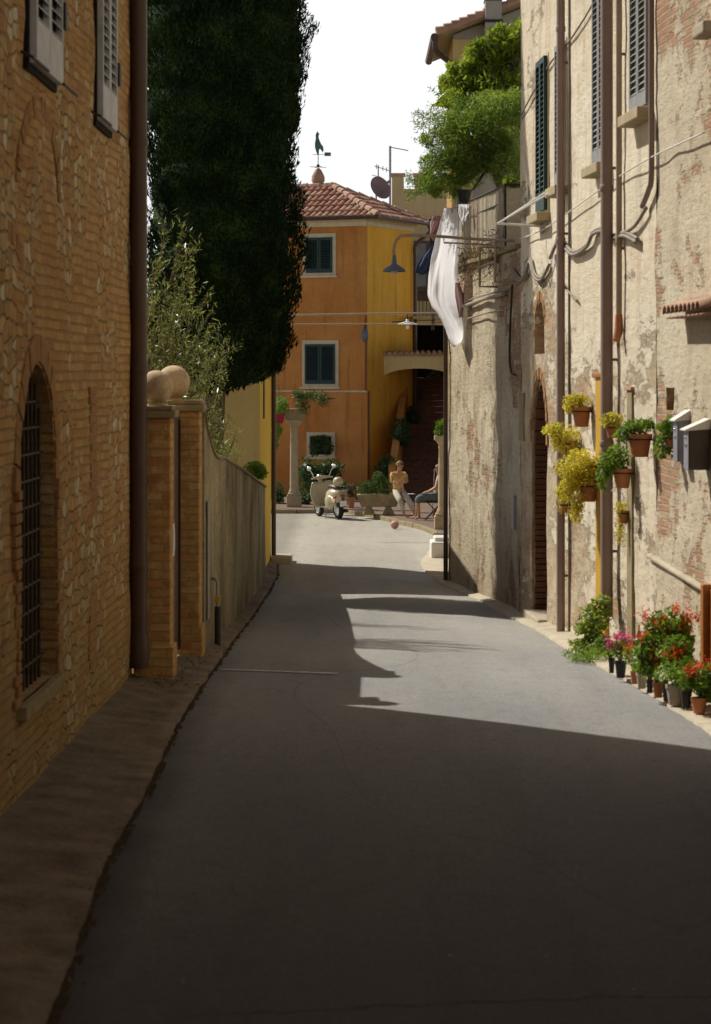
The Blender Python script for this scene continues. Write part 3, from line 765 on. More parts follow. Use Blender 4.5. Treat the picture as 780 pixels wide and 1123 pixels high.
# gas riser with yellow valve
t = thing('gas_riser', 'short black gas riser with a yellow valve against the garden wall', 'gas pipe', (-1.55, 27.9, 0))
x, y = -1.555, 27.75; zb = gz(y) + .05
m_ = MB(); m_.tube([(x, y, zb), (x, y, zb + .45)], .035, 10); m_.build('sleeve', M['iron'], t, 40)
m_ = MB(); m_.tube([(x, y, zb + .45), (x, y, zb + .72), (x - .03, y + .02, zb + .76), (x - .07, y + .03, zb + .76)], .018, 8); m_.build('pipe', M['steel'], t, 40)
m_ = MB(); m_.box(x - .03, x + .03, y - .03, y + .03, zb + .49, zb + .57); m_.build('valve', M['door_yellow'], t, False, .008)
t = MB(); t.box(-1.80, -1.795, 24.2, 24.42, 1.2, 1.52); t.box(-1.793, -1.79, 24.22, 24.40, 1.25, 1.47)
o = t.build('door_bell_plate', M['white'], None, False, .002); tag(o, 'small white bell plate on the edge of the slim gate pillar', 'bell plate')
m_ = MB(); m_.box(-1.628, -1.612, 26.95, 27.2, .3, 1.6)
tag(m_.build('meter_door', M['steel'], None, False, .004), 'tall narrow grey metal meter door set in the garden wall next to the pillar', 'meter door')

# ================================================================== YELLOW GARDEN BUILDING
YB = thing('yellow_outbuilding', 'low pale yellow building with bright yellow street side', 'building', (-3, 45, -.62))
bx0, by0, bx1, by1, bz = -1.655, 42.55, -1.63, 47.5, 4.15
m_ = MB(); m_.poly([(-5.5, by0, -.9), (bx0, by0, -.9), (bx0, by0, bz), (-5.5, by0, bz)]); m_.build('front_wall', M['pale_yellow'], YB)
m_ = MB(); m_.poly([(bx0, by0, -.9), (bx1, by1, -.9), (bx1, by1, bz), (bx0, by0, bz)]); m_.poly([(bx1, by1, -.9), (-5.5, by1, -.9), (-5.5, by1, bz), (bx1, by1, bz)])
m_.poly([(-5.5, by1, -.9), (-5.5, by0, -.9), (-5.5, by0, bz), (-5.5, by1, bz)]); m_.build('side_wall', M['strong_yellow'], YB)
m_ = MB(); m_.box(-5.7, -1.55, by0 - .1, by1 + .1, bz, bz + .14); m_.build('roof', M['tile'], YB)
m_ = MB(); m_.tube([(bx1 + .06, by1 - .25, bz), (bx1 + .06, by1 - .25, -.6)], .045, 10); m_.build('drainpipe', M['pipe_brown'], YB, 40)
m_ = MB(); m_.box(bx0 + .004, bx0 + .03, 43.9, 44.15, 2.2, 3.1); m_.build('shutter', M['shut_green'], YB)
m_ = MB(); m_.box(-1.62, -1.22, 46.9, 47.7, -.9, -.48); tag(m_.build('doorstep', M['kerbc'], None, False, .03), 'worn concrete step at the corner of the yellow building', 'step')

# ================================================================== RIGHT HOUSES
def uy(Y): return RW.uY(Y)
U_N1 = uy(12); U_NM = RW.u(720); U_MT = RW.u(571.5); U_TE = RW.L[-1]
# near house
RH = thing('rendered_house', 'near house with rough grey render flaking off red brick', 'house', (4, 18, 0))
nu0, nu1 = RW.u(741), RW.u(731)
niche = ('rect', nu0, nu1, RW.z(736, 450), RW.z(736, 425), 0, .18)
mb = MB()
facade(mb, RW, U_N1, U_NM, -.6, 11.5, [niche], .15, .03, .2)
facade(mb, RW, 0, U_N1, -.6, 11.5, [], 1.0, 0)
shell(mb, RW, 0, U_NM, -.6, 11.5, 7)
RW.box(mb, nu0 - .05, nu1 + .05, niche[3] - .05, niche[4] + .05, -.22, -.185)
mb.build('wall', M['plaster_near'], RH, 30)
mb = MB(); mb.prism([(4.2, -9), (11.8, -9), (10.2, 25), (2.7, 25), (2.95, 20), (3.55, 12)], 11.5, 11.66); mb.build('roof', M['tile'], RH)
# sloping ledge of an outside stair and door at the frame's edge
m_ = MB(); du = RW.u(779.5)
a = (RW.u(714), RW.z(714, 606)); b = (RW.u(779), RW.z(779, 645)); pts = []
c = [RW.P(a[0], a[1] - .05, 0), RW.P(b[0], b[1] - .05, 0), RW.P(b[0], b[1] - .05, .05), RW.P(a[0], a[1] - .05, .05),
     RW.P(a[0], a[1] + .0, 0), RW.P(b[0], b[1] + .0, 0), RW.P(b[0], b[1] - .02, .05), RW.P(a[0], a[1] - .02, .05)]
m_.hexa(c); m_.build('ledge', M['kerbc'], RH, False, .01)
dr = MB(); RW.box(dr, du - 1.1, du - .0, .12, RW.z(779.5, 645), -.02, .03); dd = dr.build('door', M['wood_orange'], RH, False, .01)
dr = MB(); RW.box(dr, du - .1, du + .02, .1, RW.z(779.5, 640), .0, .09); dr.build('frame', M['wood_orange'], dd, False, .01)
# tile canopy
cz0 = RW.z(772, 346); m_ = MB(); cu0 = RW.u(752)
for i in range(9):
    u = cu0 - i * .19; vs = []
    for k in range(9):
        a_ = PI * k / 8
        for (oo, zz, rr) in ((-.02, .10, .085), (.2, .03, .1)):
            q = RW.P(u - math.cos(a_) * rr, cz0 + zz + math.sin(a_) * rr * .7, oo); vs.append(q)
    m_.add(vs, [(2 * k, 2 * k + 1, 2 * k + 3, 2 * k + 2) for k in range(8)])
    RW.box(m_, u - .094, u + .094, cz0 - .01, cz0 + .005, 0, .17)
cn = m_.build('tile_canopy', M['tile2'], RH, True); sm_ = cn.modifiers.new('thick', 'SOLIDIFY'); sm_.thickness = .02
# stone corbel at top right
m_ = MB(); u = RW.u(778); RW.box(m_, u - .5, u + .0, RW.z(778, 44), RW.z(778, 30), 0, .16); m_.build('window_sill', M['kerbc'], RH, False, .02)

# middle house
MH = thing('limewashed_house', 'tall cream limewashed house with brown drainpipes and louvred shutters', 'house', (3, 30, -.2))
ax0, ax1 = RW.u(600), RW.u(583.5)
zA0 = -.9; zA1 = RW.z(592, 414); z2a, z2b = RW.z(592, 388), RW.z(592, 329)
arch1 = ('arch', ax0, ax1, zA0, zA1, (ax1 - ax0) / 2 * 1.2, .55)
sx0, sx1 = RW.u(598), RW.u(587)
arch2 = ('arch', sx0, sx1, z2a, z2b, (sx1 - sx0) / 2, .25)
wins = [(715, 696.5, 124, 2.3, M['shut_grey']), (669, 655, 181, 2.1, M['shut_grey']), (622, 613.5, 204, 1.75, M['shut_grey']), (602, 592.5, 234, 2.0, M['shut_green'])]
mb = MB()
facade(mb, RW, U_NM, U_MT, -1.0, 10.8, [arch1, arch2], .15, .022, .3)
shell(mb, RW, U_NM, U_MT, -1.0, 10.8, 7)
M['plaster_mid'] = mk_mid(); wl = mb.build('wall', M['plaster_mid'], MH, 30)
mb = MB(); RW.box(mb, ax0 - .2, ax1 + .2, -1, zA1 + .1, -.62, -.56); RW.box(mb, sx0 - .1, sx1 + .1, z2a - .1, z2b + .1, -.3, -.255)
mb.build('blocked_opening', M['dbrick'], MH)
# brick lining of the arch
mb = MB(); ar = (ax1 - ax0) / 2
arch_bricks(mb, RW, (ax0 + ax1) / 2, zA1 - ar * 1.2, ar - .10, ar * 1.2 - .1, -.54, -.03, 0, PI, 15, .1)
z = -.45
while z < zA1 - ar * 1.2:
    for (a_, b_) in ((ax0 + .001, ax0 + .1), (ax1 - .1, ax1 - .001)):
        k = random.uniform(-.02, .02); RW.box(mb, a_ if a_ < ax0 + .05 else a_ + k, b_ if a_ > ax0 + .05 else b_ + k, z + .004, z + .07, -.54, -.03)
    z += .078
mb.build('brick_lining', M['dlin'], MH, False, .006)
mb = MB(); arch_bricks(mb, RW, (ax0 + ax1) / 2, zA1 - ar * 1.2, ar + .01, ar * 1.2 + .01, -.02, .012, 0, PI, 19, .13)
mb.build('brick_surround', M['vouss'], MH, False, .006); mb = MB(); arch_bricks(mb, RW, (sx0 + sx1) / 2, z2b - (sx1 - sx0) / 2, (sx1 - sx0) / 2 + .01, (sx1 - sx0) / 2 + .01, -.02, .012, 0, PI, 13, .11)
mb.build('brick_surround', M['vouss'], MH, False, .006)
mb = MB(); RW.box(mb, ax0, ax1, -.9, gz(33) + .12, -.6, .12); mb.build('doorstep', M['kerbc'], MH, False, .02)
for (xa, xb, yb, hh, sm) in wins:
    ua, ub = RW.u(xa), RW.u(xb); zb = PZ(yb, Yc(RW, xb))
    fr = MB(); RW.box(fr, ua - .04, ub + .04, zb - .03, zb + hh + .04, -.02, .018); fo = fr.build('window', M['cream'], MH)
    um = (ua + ub) / 2
    for a, b in ((ua, um - .006), (um + .006, ub)): shutter(RW, 'shutter', fo, a, b, zb, zb + hh, .02, sm, .07, .06, .045)
    sl = MB(); RW.box(sl, ua - .1, ub + .1, zb - .15, zb - .035, -.02, .17); sl.build('sill', M['stone'], fo, False, .012)
# cables and pipes that belong to the house
def dpipe(name, W, px, ytop, pyb, r, mat, parent, o=None, collars=()):
    u = W.u(px); o = o or r + .03; m2 = MB(); zt_ = ytop if ytop > 12 else ytop
    zb_ = PZ(pyb, W.P(u, 0).y)
    m2.tube([W.P(u, zt_, o), W.P(u, zb_, o)], r, 14)
    for zc in collars: m2.lathe(W.P(u, zc, o), [(r * 1.06, 0), (r * 1.16, .015), (r * 1.16, .06), (r * 1.06, .075)], 14)
    for zc in [zb_ + .7 + 2.1 * k for k in range(int((zt_ - zb_) / 2.1))]: W.box(m2, u - .015, u + .015, zc, zc + .03, -.01, o)
    return m2.build(name, mat, parent, 40)
dpipe('drainpipe', RW, 624, 10.7, 695, .052, M['pipe_pink'], MH, .10, (1.4, 4.6, 7.2))
dpipe('drainpipe', RW, 677.5, 10.7, 676, .068, M['pipe_pink'], MH, .12, (2.2, 5.0, 8))
p3 = dpipe('drainpipe', RW, 685, 10.7, 345, .033, M['pipe_beige'], MH, .06, (4.4,))
u3 = RW.u(685); z3 = PZ(345, RW.P(u3, 0).y); m_ = MB(); m_.tube([RW.P(u3, z3, .06), RW.P(u3, z3 - .16, .06), RW.P(u3 - .04, z3 - .28, .10)], [.04, .05, .04], 10); m_.build('clay_spout', M['terracotta'], MH, 40)
m_ = MB(); m_.tube(smooth_path(wpoly(RW, [(720, -40), (720, 100), (720, 190), (717, 208), (710, 226)], .05)), .03, 10)
m_.build('drainpipe', M['pipe_pink'], MH, 40)
m_ = MB(); m_.tube(wpoly(RW, [(626, -60), (626, 700)], .02), .012, 6); m_.build('cable', M['cable'], MH, True)
def cab(pts, r, label, mat=M['cable'], o=.04, mult=1):
    m_ = MB()
    for k in range(mult): m_.tube(smooth_path([q + Vector((0, 0, -.035 * k)) for q in wpoly(RW, pts, o + .015 * k)]), r, 6)
    return tag(m_.build('cable', mat, None, True), label, 'cable', 'cables strung on the right hand facades')
cab([(704, 262), (690, 255), (676, 258), (668, 250), (655, 254), (648, 268), (632, 276), (618, 262), (608, 280)], .022, 'thick grey cable swagging between the brown drainpipes', mult=2)
cab([(713, 228), (700, 248), (684, 257)], .02, 'short grey cable curling down from the bent pipe end', mult=1)
cab([(780, 145), (716, 175), (671, 203), (630, 232), (600, 252), (575, 262)], .008, 'thin pale wire climbing toward the upper right over the rough render', M['white'], .06)
cab([(612, 280), (616, 300), (626, 318), (637, 330)], .014, 'short loose cable end hanging right of the first drainpipe')
cab([(574, 126), (588, 100), (607, 68), (625, 48), (645, 18), (655, 0)], .012, 'cable rising steeply past the dark green shutter to the eaves', M['cable'], .03)
cab([(606, 290), (598, 304), (590, 300), (585, 284), (580, 300), (573, 305), (566, 295)], .02, 'double loop of grey cable under the green shutter', mult=2)
cab([(565, 312), (563, 350), (562, 390), (564, 408), (568, 411)], .016, 'thin dark conduit hanging down the shaded strip of the terrace wall', M['blackcable'])
cab([(560, 318), (540, 322), (520, 328), (512, 334)], .012, 'short cable crossing below the terrace fence')
# terrace wall
TW = thing('terrace_wall', 'rough grey retaining wall under the terrace, cracked and unpainted', 'wall', (2, 38.6, -.5))
mb = MB(); TZ = 4.78
facade(mb, RW, U_MT, U_TE, -1.1, TZ, [], .13, .035, .3)
shell(mb, RW, U_MT, U_TE, -1.1, TZ, 8)
mb.build('wall_body', M['plaster_terr'], TW, 30)
m_ = MB()
for i in range(26):
    u = U_MT + .15 + i * (U_TE - U_MT - .2) / 26; RW.box(m_, u, u + .25, TZ + .003, TZ + .07 + random.uniform(-.01, .01), -.3, .07)
m_.build('coping', M['coping'], TW, False, .012)
m_ = MB(); RW.box(m_, RW.u(576), RW.u(571), RW.z(574, 483), RW.z(574, 431), -.02, .022); m_.build('vent_panel', M['coping'], TW)
m_ = MB(); RW.box(m_, RW.u(567), RW.u(564.5), RW.z(566, 580), RW.z(566, 543), -.02, .05)
tag(m_.build('meter_box', M['mboxgrey'], None, False, .01), 'slim pale blue grey meter box low on the shaded terrace wall', 'meter box')
m_ = MB(); cu = U_TE - .06
m_.tube([RW.P(cu, TZ + .1, .06), RW.P(cu, gz(42) + .05, .06)], .04, 12)
m_.tube([RW.P(cu + .1, TZ + .1, -.05), RW.P(cu + .1, gz(42) + .05, -.05)], .03, 10)
m_.build('drainpipe', M['pipe_brown'], TW, 40)
m_ = MB()
for (pts, rr) in (([(557, 322), (535, 328), (512, 336)], .03), ([(557, 340), (535, 344), (515, 350)], .012)):
    m_.tube(wpoly(RW, pts, .06), rr, 8)
m_.build('wall_pipe', M['pipe_beige'], TW, 40)
# terrace fence
TF = thing('terrace_fence', 'reed screened railing on top of the terrace wall', 'fence', (2, 39, TZ))
fu0, fu1 = RW.u(551), RW.u(497); m_ = MB(); fz = 5.83
m_.tube([RW.P(fu0, fz, -.05), RW.P(fu1, fz, -.05)], .022, 8); m_.tube([RW.P(fu0, fz - .25, -.05), RW.P(fu1, fz - .25, -.05)], .012, 6)
q0 = RW.P(fu0, fz, -.05); q1 = q0 + Vector((.6, 0, 0)); m_.tube([q0, q1], .022, 8)
m_.build('rail', M['iron'], TF)
for i in range(7):
    u = fu0 + (fu1 - fu0) * i / 6; m_ = MB(); m_.tube([RW.P(u, TZ + .05, -.05), RW.P(u, fz, -.05)], .018, 8); m_.build('post', M['iron'], TF)
m_ = MB(); nr = 190
for i in range(nr):
    u = fu0 + .02 + (fu1 - fu0 - .04) * i / nr; w = (fu1 - fu0) / nr; a = random.uniform(0, .012)
    RW.box(m_, u, u + w * random.uniform(.75, .98), TZ + .05, fz - .03 + random.uniform(-.05, .02), -.035 + a, -.022 + a, random.choice((0, 0, 1, 2)))
m_.box(q0.x, q0.x + .42, q0.y - .012, q0.y + .012, TZ + .05, fz - .05)
m_.build('reed_screen', [M['reed'], M['kerbc'], M['plaster_terr']], TF)
r = np.random.default_rng(8); pts = []
for i in range(1600):
    u = fu0 + (fu1 - fu0) * r.random(); q = RW.P(u, TZ + .04 + .16 * abs(r.normal()) * (1 if i % 2 else -1.2), .03 + .05 * r.random()); pts.append(q)
o = leafmesh('creeper', L['dry'], np.array(pts), .035, None, .35, None, 3); tag(o, 'dry weeds hanging over the coping under the reed screen', 'weeds', kind='stuff')
# small railing bracket with pipes below the corner of the fence
t = thing('wall_bracket', 'rusty pipe bracket standing off the wall under the fence corner', 'bracket', RW.P(RW.u(556), 4.6, 0))
m_ = MB(); u0, u1 = RW.u(566), RW.u(548); za, zb_ = RW.z(556, 312), RW.z(556, 268)
m_.tube([RW.P(u0, zb_, .02), RW.P(u0, zb_, .3), RW.P(u0, za, .3), RW.P(u0, za, .02)], .02, 8)
m_.tube([RW.P(u1, zb_, .02), RW.P(u1, zb_, .3), RW.P(u1, za, .3), RW.P(u1, za, .02)], .02, 8)
m_.tube([RW.P(u0, zb_, .3), RW.P(u1, zb_, .3)], .018, 8); m_.tube([RW.P(u0, (za + zb_) / 2, .3), RW.P(u1, (za + zb_) / 2, .3)], .014, 8)
m_.build('frame', M['pipe_beige'], t)
# white folding clothes drier
t = thing('clothes_drier', 'empty white folding clothes drier propped out from the wall', 'clothes drier', RW.P(RW.u(612), 5.1, 0))
ua = RW.u(612); zt_ = RW.z(622, 202); zb_ = RW.z(598, 248)
tip = P(546, 245, RW.P(ua, 0).y + 1.2)
m_ = MB(); a1 = RW.P(RW.u(622), zt_, .03); a2 = RW.P(RW.u(618), zt_ + .05, .03)
m_.tube([a1, tip], .014, 6); m_.tube([a2, tip + Vector((.05, .12, .03))], .014, 6)
m_.build('arm', M['white'], t)
m_ = MB(); b1 = RW.P(RW.u(598), zb_, .03); m_.tube([b1, tip], .018, 6); m_.build('brace', M['white'], t)
m_ = MB(); m_.tube([tip, tip + Vector((.05, .12, .03))], .014, 6); m_.build('rod', M['white'], t)

# ------------------------------------------------------------------ yellow door jambs seen edge on
m_ = MB(); RW.box(m_, RW.u(668), RW.u(658), -.35, RW.z(660, 414), -.02, .05)
df = m_.build('door', M['door_yellow'], MH, False, .01)
m_ = MB(); RW.box(m_, RW.u(669), RW.u(656.5), RW.z(660, 414), RW.z(660, 409), -.02, .08); m_.build('lintel', M['wood_orange'], df, False, .01)
m_ = MB(); RW.box(m_, RW.u(696), RW.u(690.5), -.15, RW.z(692, 428), -.02, .03); d2 = m_.build('door', M['coping'], MH, False, .01)
m_ = MB(); RW.box(m_, RW.u(697), RW.u(689.5), RW.z(692, 428), RW.z(692, 424), -.02, .05); m_.build('lintel', M['tile2'], d2, False, .006)

# ------------------------------------------------------------------ mailboxes
def mailbox(px, pyt, pyb, w, dp, label, front, side):
    u = RW.u(px); Yq = RW.P(u, 0).y; z1 = PZ(pyt, Yq - .1); z0 = PZ(pyb, Yq - .1)
    t = thing('mailbox', label, 'mailbox', RW.P(u, z0, .02), 'mailboxes on the rough rendered wall')
    m_ = MB(); RW.box(m_, u, u + w, z0, z1 - .1, .003, dp - .008); m_.build('body', side, t, False, .006)
    m_ = MB(); RW.box(m_, u + .004, u + w - .004, z0 + .004, z1 - .1, dp - .006, dp); m_.build('front_panel', front, t, False, .003)
    m_ = MB(); c = [RW.P(u - .02, z1 - .098, -.0), RW.P(u + w + .02, z1 - .098, -.0), RW.P(u + w + .02, z1 - .115, dp + .03), RW.P(u - .02, z1 - .115, dp + .03),
                    RW.P(u - .02, z1, -.0), RW.P(u + w + .02, z1, -.0), RW.P(u + w + .02, z1 - .1, dp + .03), RW.P(u - .02, z1 - .1, dp + .03)]
    m_.hexa(c); m_.build('lid', M['steel'] if front is M['mboxdark'] else M['white'], t, False, .004)
    m_ = MB(); RW.box(m_, u + w * .3, u + w * .7, z0 + (z1 - z0) * .45, z0 + (z1 - z0) * .5, dp, dp + .008); m_.build('name_plate', M['chrome'], t)
    m_ = MB(); m_.ball(RW.P(u + w * .5, z0 + (z1 - z0) * .62, dp + .005), .014, 10, 6); m_.build('lock', M['chrome'], t, True)
mailbox(758, 449, 507, .2, .13, 'slim lilac grey mailbox with white slanted lid', M['mboxgrey'], M['mboxgrey'])
mailbox(779, 459, 516, .22, .2, 'dark brown mailbox with slanted grey lid', M['mboxgrey'], M['mboxdark'])

# ================================================================== POTS AND PLANTS
def potmesh(mb, c, r, h, seg=20):
    mb.lathe(c, [(r * .70, 0), (r * .95, h * .8), (r * 1.04, h * .8), (r * 1.06, h), (r * .92, h), (r * .9, h * .86), (.001, h * .84)], seg)
def flowers(cs, n, rad, seed):
    r_ = np.random.default_rng(seed); out = []
    for c in cs: out += [np.array(c) + r_.normal(size=3) * rad for _ in range(n)]
    return np.array(out)
def plant(name, label, cat, c, r, h, potm, fol, n, size, lm, fl=None, group=None, seed=1, gap=.0, aspect=.75, bias=None, potlabel=None, stems=True):
    """c: pot foot; fol: blobs as offsets (x,y,z,rx,ry,rz) from the pot rim"""
    t = thing(name, label, cat, c, group); c = Vector(c); base = c + Vector((0, 0, h))
    if r > 0:
        mb = MB(); potmesh(mb, c, r, h); mb.build('pot', potm, t, 40)
        mb = MB(); mb.lathe(c + Vector((0, 0, h * .8)), [(r * .9, 0), (.001, .01)], 14, 0, None, False); mb.build('soil', M['dirt'], t)
    bl = [(base.x + b[0], base.y + b[1], base.z + b[2], *b[3:]) for b in fol]
    pts = blobs(bl, n, seed, gap, 5.0, .5)
    leafmesh('foliage', lm, pts, size, t, aspect, bias, seed)
    if stems:
        mb = MB(); rr = random.Random(seed)
        for _ in range(7):
            b = rr.choice(bl); e = Vector(b[:3]) + Vector((rr.uniform(-.6, .6) * b[3], rr.uniform(-.6, .6) * b[4], rr.uniform(-.2, .8) * b[5]))
            s0 = base + Vector((rr.uniform(-.3, .3) * max(r, .05), rr.uniform(-.3, .3) * max(r, .05), -.03)); mb.tube([s0, s0.lerp(e, .5) + Vector((0, 0, .03)), e], [.008, .006, .003], 5)
        mb.build('stem', L['green'], t)
    for k, (fm, cs, nn, rad, fs) in enumerate(fl or []):
        cc = [(base.x + q[0], base.y + q[1], base.z + q[2]) for q in cs]
        for qi, q_ in enumerate(cc): leafmesh('flower_head', fm, flowers([q_], nn, rad, seed + k * 20 + qi), fs, t, .9, None, seed + 5 + qi)
    return t
def wallpot(px, pyt, pyb, o, label, fol, n, size, lm, seed, r=None, potm=None, aspect=.75, gap=0.):
    u = RW.u(px + (o * 100)); q = RW.P(u, 0, o); Y = q.y
    z0 = PZ(pyb, Y); z1 = PZ(pyt, Y); h = z1 - z0; r = r or .11
    t = plant('hanging_pot', label, 'hanging pot', (q.x, q.y, z0), r, h, potm or M['terracotta'], fol, n, size, lm, None, 'pots hung on the limewashed wall', seed, gap, aspect)
    m_ = MB(); m_.tube([Vector((q.x, q.y, z0 + h * .75)) + (RW.P(u, 0, 0) - RW.P(u, 0, 1)) * (o + .0), Vector((q.x, q.y, z0 + h * .75))], .008, 6)
    m_.lathe((q.x, q.y, z0 + h * .74), [(r * 1.0, 0), (r * 1.06, .0), (r * 1.06, .015), (r * 1.0, .015)], 16, 0, None, False)
    m_.build('holder', M['iron'], t)
HP = .13
wallpot(637, 446, 468, HP, 'terracotta pot of frothy yellow green sedum, topmost on the wall', [(-.05, 0, .06, .17, .15, .1), (-.12, .05, -.02, .1, .1, .08)], 1100, .02, L['sedum'], 11)
wallpot(624, 483, 500, HP, 'hanging pot with yellow sedum beside the farther drainpipe', [(-.08, 0, .04, .23, .2, .19), (-.2, 0, .09, .14, .13, .12), (.05, 0, -.12, .16, .14, .12)], 2400, .022, L['sedum'], 12, .09)
wallpot(645, 528, 550, HP, 'hanging pot buried under the biggest mound of yellow sedum', [(-.08, 0, .14, .34, .24, .25), (-.2, .0, -.06, .22, .2, .22), (.06, 0, .1, .2, .2, .24), (-.14, 0, -.3, .1, .1, .18)], 6500, .022, L['sedum'], 13)
wallpot(673, 466, 480, HP, 'small pot with a yellow green tuft in front of the thick drainpipe', [(-.02, 0, .05, .13, .12, .09)], 700, .02, L['sedum'], 14, .085)
wallpot(703, 476, 501, HP, 'terracotta pot with green leafy shoots right of the thick drainpipe', [(-.04, 0, .07, .16, .15, .09), (-.16, 0, .0, .1, .1, .1), (.12, 0, .1, .1, .1, .06)], 700, .026, L['green'], 15, .12)
wallpot(683, 514, 535, HP, 'hanging pot with trailing bright green leaves over the thick drainpipe', [(-.08, 0, .1, .18, .15, .17), (-.16, 0, -.08, .12, .12, .18)], 1000, .028, L['green'], 16, .1)
wallpot(737, 478, 490, .1, 'pot hidden by upright green leaves left of the mailboxes', [(-.02, 0, .08, .13, .12, .14), (-.05, 0, -.1, .12, .1, .13)], 520, .03, L['green'], 17, .06)
wallpot(684, 560, 574, .08, 'lowest hanging pot with a long dry trailing plant', [(-.02, 0, .03, .08, .08, .1), (-.03, 0, -.2, .06, .06, .24)], 500, .022, L['sedum'], 18, .06, None, .4)
wallpot(618, 552, 562, .08, 'small trailing tuft below the yellow sedum by the farther drainpipe', [(.0, 0, -.02, .1, .08, .12)], 260, .02, L['sedum'], 19, .05, None, .4)

def gp(px, pyb):      # ground point seen at a pixel on the right kerb, solved for depth
    Y = 22.
    for _ in range(30): Y = F * (EYE - (gz(Y) + .045)) / (pyb - HY)
    return Vector((PX(px, Y), Y, gz(Y) + .045))
G = 'flower pots lined up at the foot of the right hand wall'
def gpot(px, pyb, wpx, hpx, label, potm, fol, n, size, lm, fl, seed):
    q = gp(px, pyb); s = q.y / F
    plant('flower_pot', label, 'flower pot', q, wpx * s / 2, hpx * s, potm, [(b[0], b[1], b[2] + .05, b[3], b[4], b[5] * .9) for b in fol], n, size, lm, fl, G, seed)
gk = L['green']
q = gp(656, 716)
plant('shrub', 'tall leafy yellow green shrub growing at the foot of the wall', 'shrub', (q.x - .02, q.y, q.z - .02), 0, 0, None,
      [(.0, 0, .38, .2, .25, .22), (-.05, -.05, .12, .26, .25, .14), (-.12, 0, .22, .14, .15, .16), (.05, 0, .55, .12, .12, .12)], 1700, .032,
      leafmat('lit shrub leaves', [(.12, .2, .03), (.26, .34, .06), (.45, .5, .14)], 5, .5), None, None, 31, .02)
q = gp(646, 722)
plant('grass_clump', 'low clump of narrow leaves spilling onto the asphalt edge', 'plant', q, 0, 0, None, [(0, 0, .04, .3, .35, .08)], 900, .035, gk, None, None, 32, 0, .2, (0, 0, .8))
gpot(671, 738, 7, 16, 'narrow black pot with pink blooms, farthest of the row', M['blackpot'], [(-.05, 0, .1, .14, .12, .1)], 380, .022, gk, [(L['pink'], [(-.06, 0, .2), (.05, 0, .22)], 60, .025, .016)], 41)
gpot(681, 743, 13, 18, 'black square shouldered pot under magenta petunias', M['blackpot'], [(0, 0, .08, .17, .13, .1)], 480, .022, gk, [(L['pink'], [(-.1, 0, .17), (.1, 0, .18), (.02, 0, .24)], 70, .03, .017), (L['red'], [(.16, 0, .08)], 40, .02, .016)], 42)
gpot(696, 750, 9, 14, 'small terracotta pot with one red bloom between black and beige pots', M['terracotta'], [(0, 0, .1, .12, .1, .12)], 320, .024, gk, [(L['red'], [(-.02, 0, .2)], 120, .035, .017)], 43)
gpot(704, 755, 12, 17, 'beige pot with red geranium heads', M['greypot'], [(0, 0, .1, .14, .12, .13)], 420, .026, gk, [(L['red'], [(.05, -.02, .1), (-.03, 0, .18)], 80, .032, .018), (L['pink'], [(-.08, 0, .12)], 40, .025, .016)], 44)
gpot(713, 760, 8, 14, 'tiny black pot squeezed beside the beige pot', M['blackpot'], [(0, 0, .1, .11, .1, .12)], 300, .026, gk, [(L['red'], [(0, 0, .16)], 60, .03, .018)], 45)
gpot(722, 765, 12, 17, 'terracotta pot holding the tallest bushy red geranium', M['terracotta'], [(0, .05, .25, .24, .2, .2), (.1, .1, .45, .22, .2, .2), (-.05, 0, .1, .2, .16, .12), (.2, .1, .3, .15, .15, .2)], 2400, .034, gk,
     [(L['red'], [(-.12, 0, .2), (-.02, -.1, .26), (.12, 0, .42), (.22, 0, .5), (.02, 0, .56), (.3, 0, .6), (-.15, 0, .42), (.25, -.05, .18), (.18, 0, .66), (.02, -.12, .12), (-.1, .1, .6)], 48, .038, .02)], 46)
gpot(731, 769, 9, 17, 'narrow black pot wedged left of the big grey pot', M['blackpot'], [(0, 0, .06, .12, .1, .1)], 260, .026, gk, [(L['whitep'], [(.0, -.06, .12), (.06, -.05, .1)], 24, .025, .016)], 47)
gpot(741, 773, 21, 22, 'large grey beige pot with small white blooms', M['greypot'], [(0, 0, .08, .2, .16, .1), (.0, .05, .25, .18, .15, .16)], 900, .03, gk, [(L['whitep'], [(-.12, -.1, .08), (.06, -.12, .06), (.0, -.12, .1)], 26, .03, .017), (L['red'], [(.0, -.05, .3)], 70, .04, .02)], 48)
gpot(753, 777, 13, 22, 'tall black pot right of the big grey pot', M['blackpot'], [(0, 0, .1, .15, .14, .14)], 520, .028, gk, [(L['red'], [(.04, -.05, .16)], 60, .035, .018)], 49)
gpot(767, 782, 18, 17, 'wide terracotta pot with trailing red geranium, nearest of the row', M['terracotta'], [(.02, 0, .12, .22, .17, .16), (.1, 0, .02, .15, .12, .12)], 1100, .032, gk,
     [(L['red'], [(-.08, -.06, .24), (.06, -.06, .28), (.2, 0, .26), (.16, 0, .14)], 70, .04, .02)], 50)
q = gp(695, 727); m_ = MB(); m_.lathe(q + Vector((.08, .1, 0)), [(.04, 0), (.045, .2), (.045, .26), (.018, .33), (.018, .38)], 12)
tag(m_.build('bottle', M['blackpot'], None, 40), 'dark plastic bottle standing by the wall behind the magenta petunias', 'bottle')

# ================================================================== TREES
def curve_rand(p, d, n, step, bend, rr):
    pts = [Vector(p)]; d = Vector(d).normalized()
    for _ in range(n):
        d = (d + Vector((rr.gauss(0, bend), rr.gauss(0, bend), rr.gauss(0, bend)))).normalized(); pts.append(pts[-1] + d * step)
    return pts
